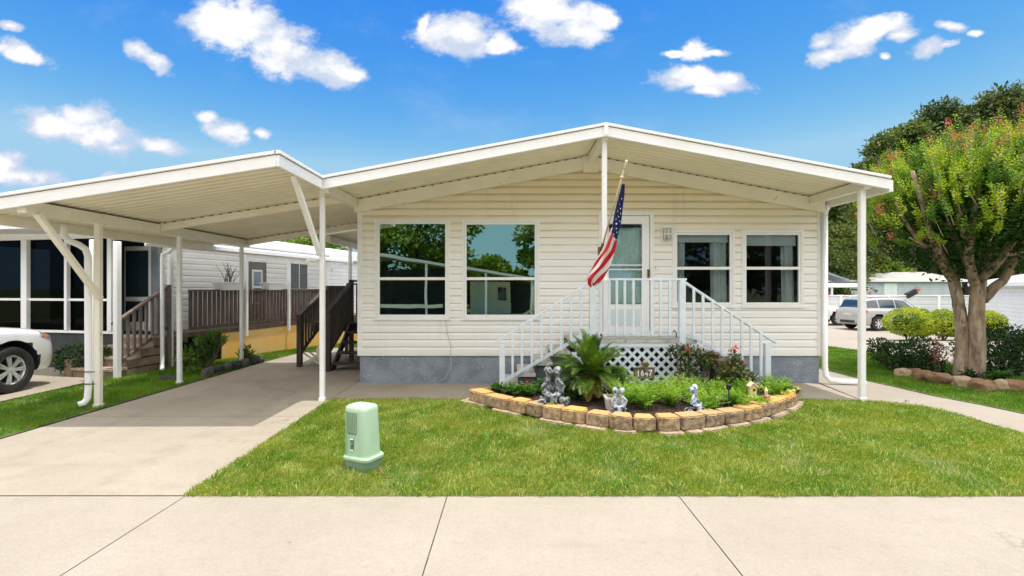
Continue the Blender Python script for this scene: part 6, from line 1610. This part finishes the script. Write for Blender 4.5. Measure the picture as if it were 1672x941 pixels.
# dark far wood under the crowns
rs = np.random.RandomState(5); n = 26000
x = rs.uniform(30, 95, n); z = rs.rand(n)**1.2*9-.6; y = 72+rs.uniform(-3,3,n)
C_ = np.stack([x,y,z],1); V, F = leafdata(C_, rnd_dirs(n), rnd_dirs(n,.5), rs.uniform(.4,.9,n), rs.uniform(.25,.5,n)); o = npmesh('far_wood', V, F, M['oak2']); o['kind'] = 'stuff'; o['label'] = 'dark continuous wood far behind the right homes'

# hedges
leafbush('hedge_bush', [((14.85,18.4,.40),(.68,.65,.50)),((15.35,18.5,.38),(.55,.6,.48))], 9000, M['hedge'], 'rounded yellow green hedge bush directly in front of the silver SUV', 'hedge', 'clipped yellow green hedge bushes', 1, .06, .04, .93, .2, 6, -.27, inner=M['shrub'])
leafbush('hedge_bush', [((16.45,18.7,.34),(.55,.6,.48)),((16.9,18.7,.32),(.45,.5,.45))], 7000, M['hedge'], 'yellow green hedge bush just left of the myrtle trunk', 'hedge', 'clipped yellow green hedge bushes', 2, .06, .04, .93, .2, 6, -.27, inner=M['shrub'])
leafbush('hedge_bush', [((18.0,18.5,.28),(.46,.5,.50))], 5000, M['hedge'], 'yellow green hedge bush just right of the myrtle trunk', 'hedge', 'clipped yellow green hedge bushes', 3, .06, .04, .93, .2, 6, -.27, inner=M['shrub'])
leafbush('small_bush', [((16.6,15.6,-.02),(.45,.4,.28))], 1500, M['oak3'], 'low bright bush on the verge right of the hedge', 'bush', None, 4, .08, .04, .5, .4, 6, -.2)
# shrubs at the foot of the crape myrtle
leafbush('shrub', [((7.95,9.85,.30),(.50,.42,.30)),((7.55,9.9,.38),(.34,.3,.20)),((8.25,9.9,.36),(.42,.4,.36)),((7.35,9.8,.58),(.2,.2,.10)),((8.0,9.6,.18),(.45,.3,.18))], 4600, M['shrub'], 'spreading dark green shrub left of the crape myrtle trunk', 'shrub', None, 5, .055, .032, .55, .5, 10, 0)
leafbush('shrub', [((9.5,9.6,.42),(.75,.5,.42)),((10.2,9.4,.45),(.7,.5,.40)),((9.1,9.25,.25),(.5,.3,.24)),((9.9,9.9,.6),(.5,.4,.35))], 8000, M['shrub'], 'spreading dark green shrub right of the crape myrtle trunk', 'shrub', None, 6, .055, .032, .55, .5, 10, 0)
leafbush('small_bush', [((8.15,9.4,.30),(.12,.12,.42))], 170, M['crape_red'], 'reddish leafed sprig against the left side of the trunk', 'bush', None, 9, .05, .02, .3, .6, 4, 0)
fernplant('groundcover_plant', 8.75, 8.75, .02, .35, .18, 40, M['herb'], 'low green plants between boulders and myrtle trunk', 'plant', None, 61, .06, .035, .6, 20)
fernplant('groundcover_plant', 8.05, 8.62, .02, .2, .2, 24, M['shrub'], 'dark tuft in the gap of the boulder row', 'plant', None, 62, .06, .035, .6, 20)
# left bed beside the driveway
leafbush('shrub', [((-6.2,9.85,.42),(.20,.2,.30)),((-6.02,9.95,.62),(.17,.2,.20)),((-6.3,9.6,.28),(.20,.2,.22))], 520, M['shrub_mid'], 'upright leafy shrub beside the carport post at the orange deck skirt', 'shrub', None, 7, .11, .05, .35, .9, 14, .0)
leafbush('shrub', [((-5.85,10.75,.20),(.13,.13,.18))], 150, M['shrub_mid'], 'small leafy shrub right of the larger one by the driveway', 'shrub', None, 8, .10, .05, .35, .9, 6, .0)
leafbush('small_bush', [((-8.35,9.55,.30),(.55,.25,.30))], 1600, M['shrub'], 'dim dark bush against the charcoal porch skirt', 'bush', None, 10, .07, .035, .5, .4, 6, 0)
# boulders
def boulder(name, c, r_, seed, mat, label, cat='boulder', group=None):
    bm = bmesh.new(); bmesh.ops.create_icosphere(bm, subdivisions=4, radius=1)
    for v_ in bm.verts:
        d = v_.co.normalized(); f = 1+.28*mnoise.noise(d*1.3+Vector((seed*5.3,0,0)))+.07*mnoise.noise(d*4+Vector((0,seed*3.1,0)))
        q = Vector((math.copysign(abs(d.x)**.8,d.x), math.copysign(abs(d.y)**.8,d.y), math.copysign(abs(d.z)**.7,d.z)))*f
        v_.co = Vector((c[0]+q.x*r_[0], c[1]+q.y*r_[1], c[2]+q.z*r_[2]))
    me = bpy.data.meshes.new(name); bm.to_mesh(me); bm.free(); me.materials.append(mat)
    for p_ in me.polygons: p_.use_smooth = True
    o_ = reg(bpy.data.objects.new(name, me), None, True); return tag(o_, label, cat, group)
rk = [(1466,1491,604,617,'flat tan boulder at the left end of the row'),(1492,1504,603,618,'narrow upright boulder second from the left end'),(1502,1526,607,625,'brown boulder third from the left end'),(1526,1559,611,631,'wide dark brown boulder left of the gap'),
 (1566,1594,617,636,'palest round boulder right of the gap'),(1595,1631,622,641,'wide tan boulder just right of the palest one'),(1629,1652,623,641,'smaller tan boulder with a point, second from the right edge'),(1650,1684,623,642,'tan boulder at the right edge of the picture')]
for i, (a, b, y0, y1, lab) in enumerate(rk):
    D_ = 1360/(y1-1-470); cx_ = ((a+b)/2-836)/800*D_; hw = (b-a)/1600*D_; hh = (y1-y0)/1600*D_
    boulder('boulder', (cx_, D_+hw*.5, hh*.85), (hw*1.06, hw*.8 if i != 1 else .16, hh*1.15), i+1, M['rocklight'] if i in (0,4,6) else M['rock'], lab, 'boulder', 'boulders ringing the crape myrtle')
# scalloped grey edging along the left bed
for k_ in range(7):
    y = 9.35+.30*k_; x = -5.72+.012*k_
    boulder('edging_stone', (x-.09, y, .07), (.07,.15,.10), 30+k_, M['skirt'] if k_ % 2 else pmat('mossy_edging', (.06,.075,.05), (.12,.11,.09), 9, .9, bump=.6), f'dark mossy edging stone, {ords[k_]} from the front along the driveway', 'edging stone', 'dark edging stones along the driveway')
boulder('flat_stone', (-6.35, 9.05, .03), (.2,.14,.05), 50, M['skirt'], 'flat dark stone on the grass in front of the left bed', 'stone')

# broad leaved weeds in the front lawn
rs = np.random.RandomState(77); ctr_ = np.stack([rs.uniform(-2.4,5.8,90), rs.uniform(4.05,7.2,90)],1); C_ = []
for a_, b_ in ctr_:
    if inpoly(np.array([a_]), np.array([b_]), bed)[0]: continue
    k_ = rs.randint(8,26); C_.append(np.stack([a_+rs.normal(size=k_)*.035, b_+rs.normal(size=k_)*.03, rs.uniform(.02,.05,k_)],1))
C_ = np.concatenate(C_); n = len(C_); V, F = leafdata(C_, rnd_dirs(n,.4)*[1,1,.4], rnd_dirs(n,2.5), rs.uniform(.014,.03,n), rs.uniform(.010,.02,n), .1)
o = npmesh('lawn_weeds', V, F, M['herb']); o['kind'] = 'stuff'; o['label'] = 'scattered broad leaved weeds in the front lawn'
# crape myrtle
cm = thing('crape_myrtle', (8.52, 9.15, 0), 'crape myrtle with tan twin trunk, yellow green crown and pink tips', 'tree')
def Q(px, py, D_): return Vector(((px-836)/800*D_, D_, H0-(py-470)/800*D_))
tm = MB()
def limb(pts, r0, r1, n=10):
    P_ = [Vector(p_) for p_ in pts]; out = []
    for i in range(len(P_)-1):
        a = P_[max(i-1,0)]; b = P_[i]; c_ = P_[i+1]; d = P_[min(i+2,len(P_)-1)]
        for k_ in range(4):
            f = k_/4; out.append(Vector([cr(a[j],b[j],c_[j],d[j],f) for j in range(3)])+Vector(mnoise.noise_vector(b*3+Vector((f*2,0,0))))*.012)
    out.append(P_[-1]); m = len(out); tm.tube(out, [r0+(r1-r0)*i/(m-1) for i in range(m)], n)
limb([(8.60,9.1,-.05),Q(1596,560,9.1),Q(1594,520,9.1),Q(1597,480,9.1),Q(1600,450,9.15)], .135, .105, 14)
limb([(8.40,9.22,-.05),Q(1571,560,9.25),Q(1569,520,9.25),Q(1564,490,9.3),Q(1556,455,9.3)], .11, .09, 12)
tm.tube([(8.52,9.15,-.05),(8.52,9.15,.12)], [.19,.13], 14)
L_ = [([Q(1556,455,9.3),Q(1545,440,9.2),Q(1528,400,9.0),Q(1516,370,8.9),Q(1505,330,8.8),Q(1490,280,8.7)], .095,.03),
 ([Q(1545,440,9.2),Q(1522,415,9.3),Q(1500,390,9.2),Q(1480,365,9.1),Q(1462,330,9.1)], .055,.018),
 ([Q(1560,460,9.3),Q(1566,430,9.4),Q(1570,400,9.6),Q(1560,365,9.8),Q(1552,310,9.9)], .07,.025),
 ([Q(1594,470,9.15),Q(1585,440,8.9),Q(1582,400,8.7),Q(1588,360,8.6),Q(1594,310,8.5),Q(1600,270,8.5)], .085,.025),
 ([Q(1598,450,9.15),Q(1610,420,9.2),Q(1618,380,9.2),Q(1625,340,9.1),Q(1640,300,9.1)], .085,.025),
 ([Q(1598,455,9.1),Q(1620,438,8.9),Q(1640,415,8.8),Q(1662,380,8.7),Q(1690,330,8.6)], .09,.03),
 ([Q(1604,490,9.1),Q(1625,468,9.1),Q(1640,455,9.1),Q(1655,425,9.0),Q(1672,385,9.0),Q(1700,350,9.0)], .095,.035),
 ([Q(1585,450,9.1),Q(1575,420,9.0),Q(1560,390,8.9),Q(1545,350,8.8),Q(1540,310,8.8)], .06,.02),
 ([Q(1618,380,9.2),Q(1606,350,9.3),Q(1610,320,9.4)], .045,.02), ([Q(1528,400,9.0),Q(1508,400,8.9),Q(1485,388,8.8)], .03,.012),
 ([Q(1582,400,8.7),Q(1570,370,8.5),Q(1560,330,8.4)], .045,.018), ([Q(1640,415,8.8),Q(1665,412,8.9),Q(1695,400,9.0)], .045,.018),
 ([Q(1600,455,9.3),Q(1605,410,9.8),Q(1590,350,10.3),Q(1600,300,10.6)], .07,.025), ([Q(1560,455,9.4),Q(1540,410,9.9),Q(1530,350,10.4)], .06,.02)]
for a in L_: limb(*a)
tm.build('trunk', M['trunk'], cm, smooth=True)
rs = np.random.RandomState(21); CC = np.array([9.22, 9.25, 2.98]); RR = np.array([2.38, 2.10, 1.32])
shoots = []
for k_ in range(1550):
    d = rnd_dirs(1, .55)[0]
    if d[2] < -.45: d[2] *= -.5; d /= np.linalg.norm(d)
    f = rs.uniform(.62, .98); b = CC+d*RR*f
    if b[2] < 2.0 and rs.rand() < .8: continue
    low = max(0, (2.9-b[2])/1.0)
    if abs(b[0]-CC[0]) < 1.2 and b[2] < 2.75 and rs.rand() < .85: continue
    u_ = unit((d*np.array([1,1,.5])*.75+np.array([0,0,.95-.3*low])+rs.normal(size=3)*.16)[None])[0]
    shoots.append((b, u_, rs.uniform(.30,.62)*(1.2 if d[2] > .45 else .75)))
C_=[];D_=[];N_=[];Lh=[];Wd=[];colr=[]; tips=[]; sm_ = MB()
for (b, u_, ln) in shoots:
    n = int(ln*105); s1 = np.cross(u_, [0,0,1.0]+rs.normal(size=3)*.3); s1 /= np.linalg.norm(s1)+1e-9; s2v = np.cross(u_, s1)
    bend = rs.normal(size=3)*.12
    for i in range(n):
        f = i/n; a = i*2.4; sd = s1*math.cos(a)+s2v*math.sin(a); p_ = b+u_*ln*f+bend*f*f*ln+sd*.01
        C_.append(p_); D_.append(sd+u_*.55+rs.normal(size=3)*.2); N_.append(u_+rs.normal(size=3)*.3); Lh.append(.074*(1.1-.5*f)*rs.uniform(.7,1.2)); Wd.append(.036*rs.uniform(.8,1.2)*(1.1-.4*f))
    if rs.rand() < (.20 if b[2] > 3.4 else .05): tips.append(b+u_*ln+bend*ln)
    if rs.rand() < .5: sm_.tube([tuple(b-u_*.25), tuple(b+u_*ln*.5), tuple(b+u_*ln+bend*ln)], [.009,.006,.003], 4)
V, F = leafdata(np.array(C_), np.array(D_), np.array(N_), np.array(Lh), np.array(Wd)); npmesh('crown', V, F, M['crape'], cm)
sm_.build('twigs', M['trunk'], cm)
# inner foliage, crown shade painted in by a darker leaf colour
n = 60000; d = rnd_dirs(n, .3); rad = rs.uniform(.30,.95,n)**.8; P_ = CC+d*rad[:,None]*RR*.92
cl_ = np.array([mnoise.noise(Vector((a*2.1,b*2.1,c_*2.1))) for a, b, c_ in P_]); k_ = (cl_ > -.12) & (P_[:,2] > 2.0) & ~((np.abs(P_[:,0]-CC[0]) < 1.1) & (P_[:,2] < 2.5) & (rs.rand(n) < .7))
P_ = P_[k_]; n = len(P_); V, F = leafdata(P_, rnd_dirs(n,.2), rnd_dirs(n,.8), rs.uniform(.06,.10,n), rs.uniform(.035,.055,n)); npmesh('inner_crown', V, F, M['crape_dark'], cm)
C_ = []; 
for p_ in tips:
    m = 30; C_.append(p_+rs.normal(size=(m,3))*np.array([.026,.026,.06]))
C_ = np.concatenate(C_); n = len(C_); V, F = leafdata(C_, rnd_dirs(n,.8), rnd_dirs(n,.4), rs.uniform(.025,.055,n), rs.uniform(.014,.028,n)); npmesh('tip_leaves', V, F, M['crape_red'], cm)
k_ = [i for i in range(len(tips)) if i % 4 == 0]; C_ = np.concatenate([tips[i]+[0,0,.06]+rs.normal(size=(16,3))*np.array([.04,.04,.05]) for i in k_]); n = len(C_)
V, F = leafdata(C_, rnd_dirs(n,.4), rnd_dirs(n,.8), rs.uniform(.02,.045,n), rs.uniform(.02,.035,n)); npmesh('blossoms', V, F, M['pink'], cm)
# trunk water sprouts
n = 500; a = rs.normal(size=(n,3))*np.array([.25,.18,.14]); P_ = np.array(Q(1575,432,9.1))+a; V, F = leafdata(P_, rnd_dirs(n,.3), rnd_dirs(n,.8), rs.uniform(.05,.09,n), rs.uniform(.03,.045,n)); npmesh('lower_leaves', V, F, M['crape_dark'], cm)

# ------------------------------------------------------------------ across the street (mirrored in the windows)
ac2 = thing('street_home', (-4.0,-12.5,0), 'cream home with open dark carport across the street seen in the window reflections', 'house')
m_ = MB(); m_.prism([(-15.0,2.95),(-8.4,3.62),(1.4,2.12),(1.4,2.25),(-8.4,3.80),(-15.0,3.1)], 'y', -17.5, -10.3); m_.build('roof', M['roofwhite'], ac2)
for x, z in ((-12.0,3.2),(-8.2,3.55),(-4.9,3.08),(-1.5,2.55),(1.1,2.15)): wb(ac2, 'post', M['alum'], x-.06,x+.06,-10.6,-10.48,0,z-.02)
wb(ac2, 'back_wall', M['skirt'], -13,-3.4,-14.8,-14.7,0,2.9); wb(ac2, 'side_wall', M['cream'], -2.7,-.1,-14.3,-14.2,0,2.05); wb(ac2, 'window', M['carglass'], -.9,-.35,-14.19,-14.15,.9,1.7); wb(ac2, 'back_wall', M['skirt'], -.05,1.2,-15.5,-15.4,0,2.0); wb(ac2, 'low_wall', M['cream'], -7.6,-3.9,-10.5,-10.42,.55,.75)
wb(ac2, 'garden_door', M['blind'], -2.3,-1.5,-14.18,-14.14,.1,1.95)
def rt(x, y, h, w_, mat, label, seed, **k): bgtree(x, y, h, w_, mat, label, seed, z0=0, group='trees across the street', leaf=.42, nclus=85, per=190, crown0=.12, **k)
rt(-15,-22,13,11,M['oak3'],'broad green tree across the street behind the cream gable',31); rt(-8.2,-24,11,10.5,M['oak3'],'green tree across the street over the left window roof',32)
rt(-1.8,-26,4.1,6,M['oak3'],'lower green tree across the street below the sky gap',33); rt(4.4,-23,13,9,M['oak3'],'tall dark tree across the street right of the sky gap',34)
rt(13.5,-22,15,12,M['oak2'],'dark tree across the street facing the right windows',35); rt(22,-24,14,12,M['oak2'],'dark tree across the street at the far right',36)
rt(-23,-22,14,12,M['oak'],'dark tree across the street at the far left',37)
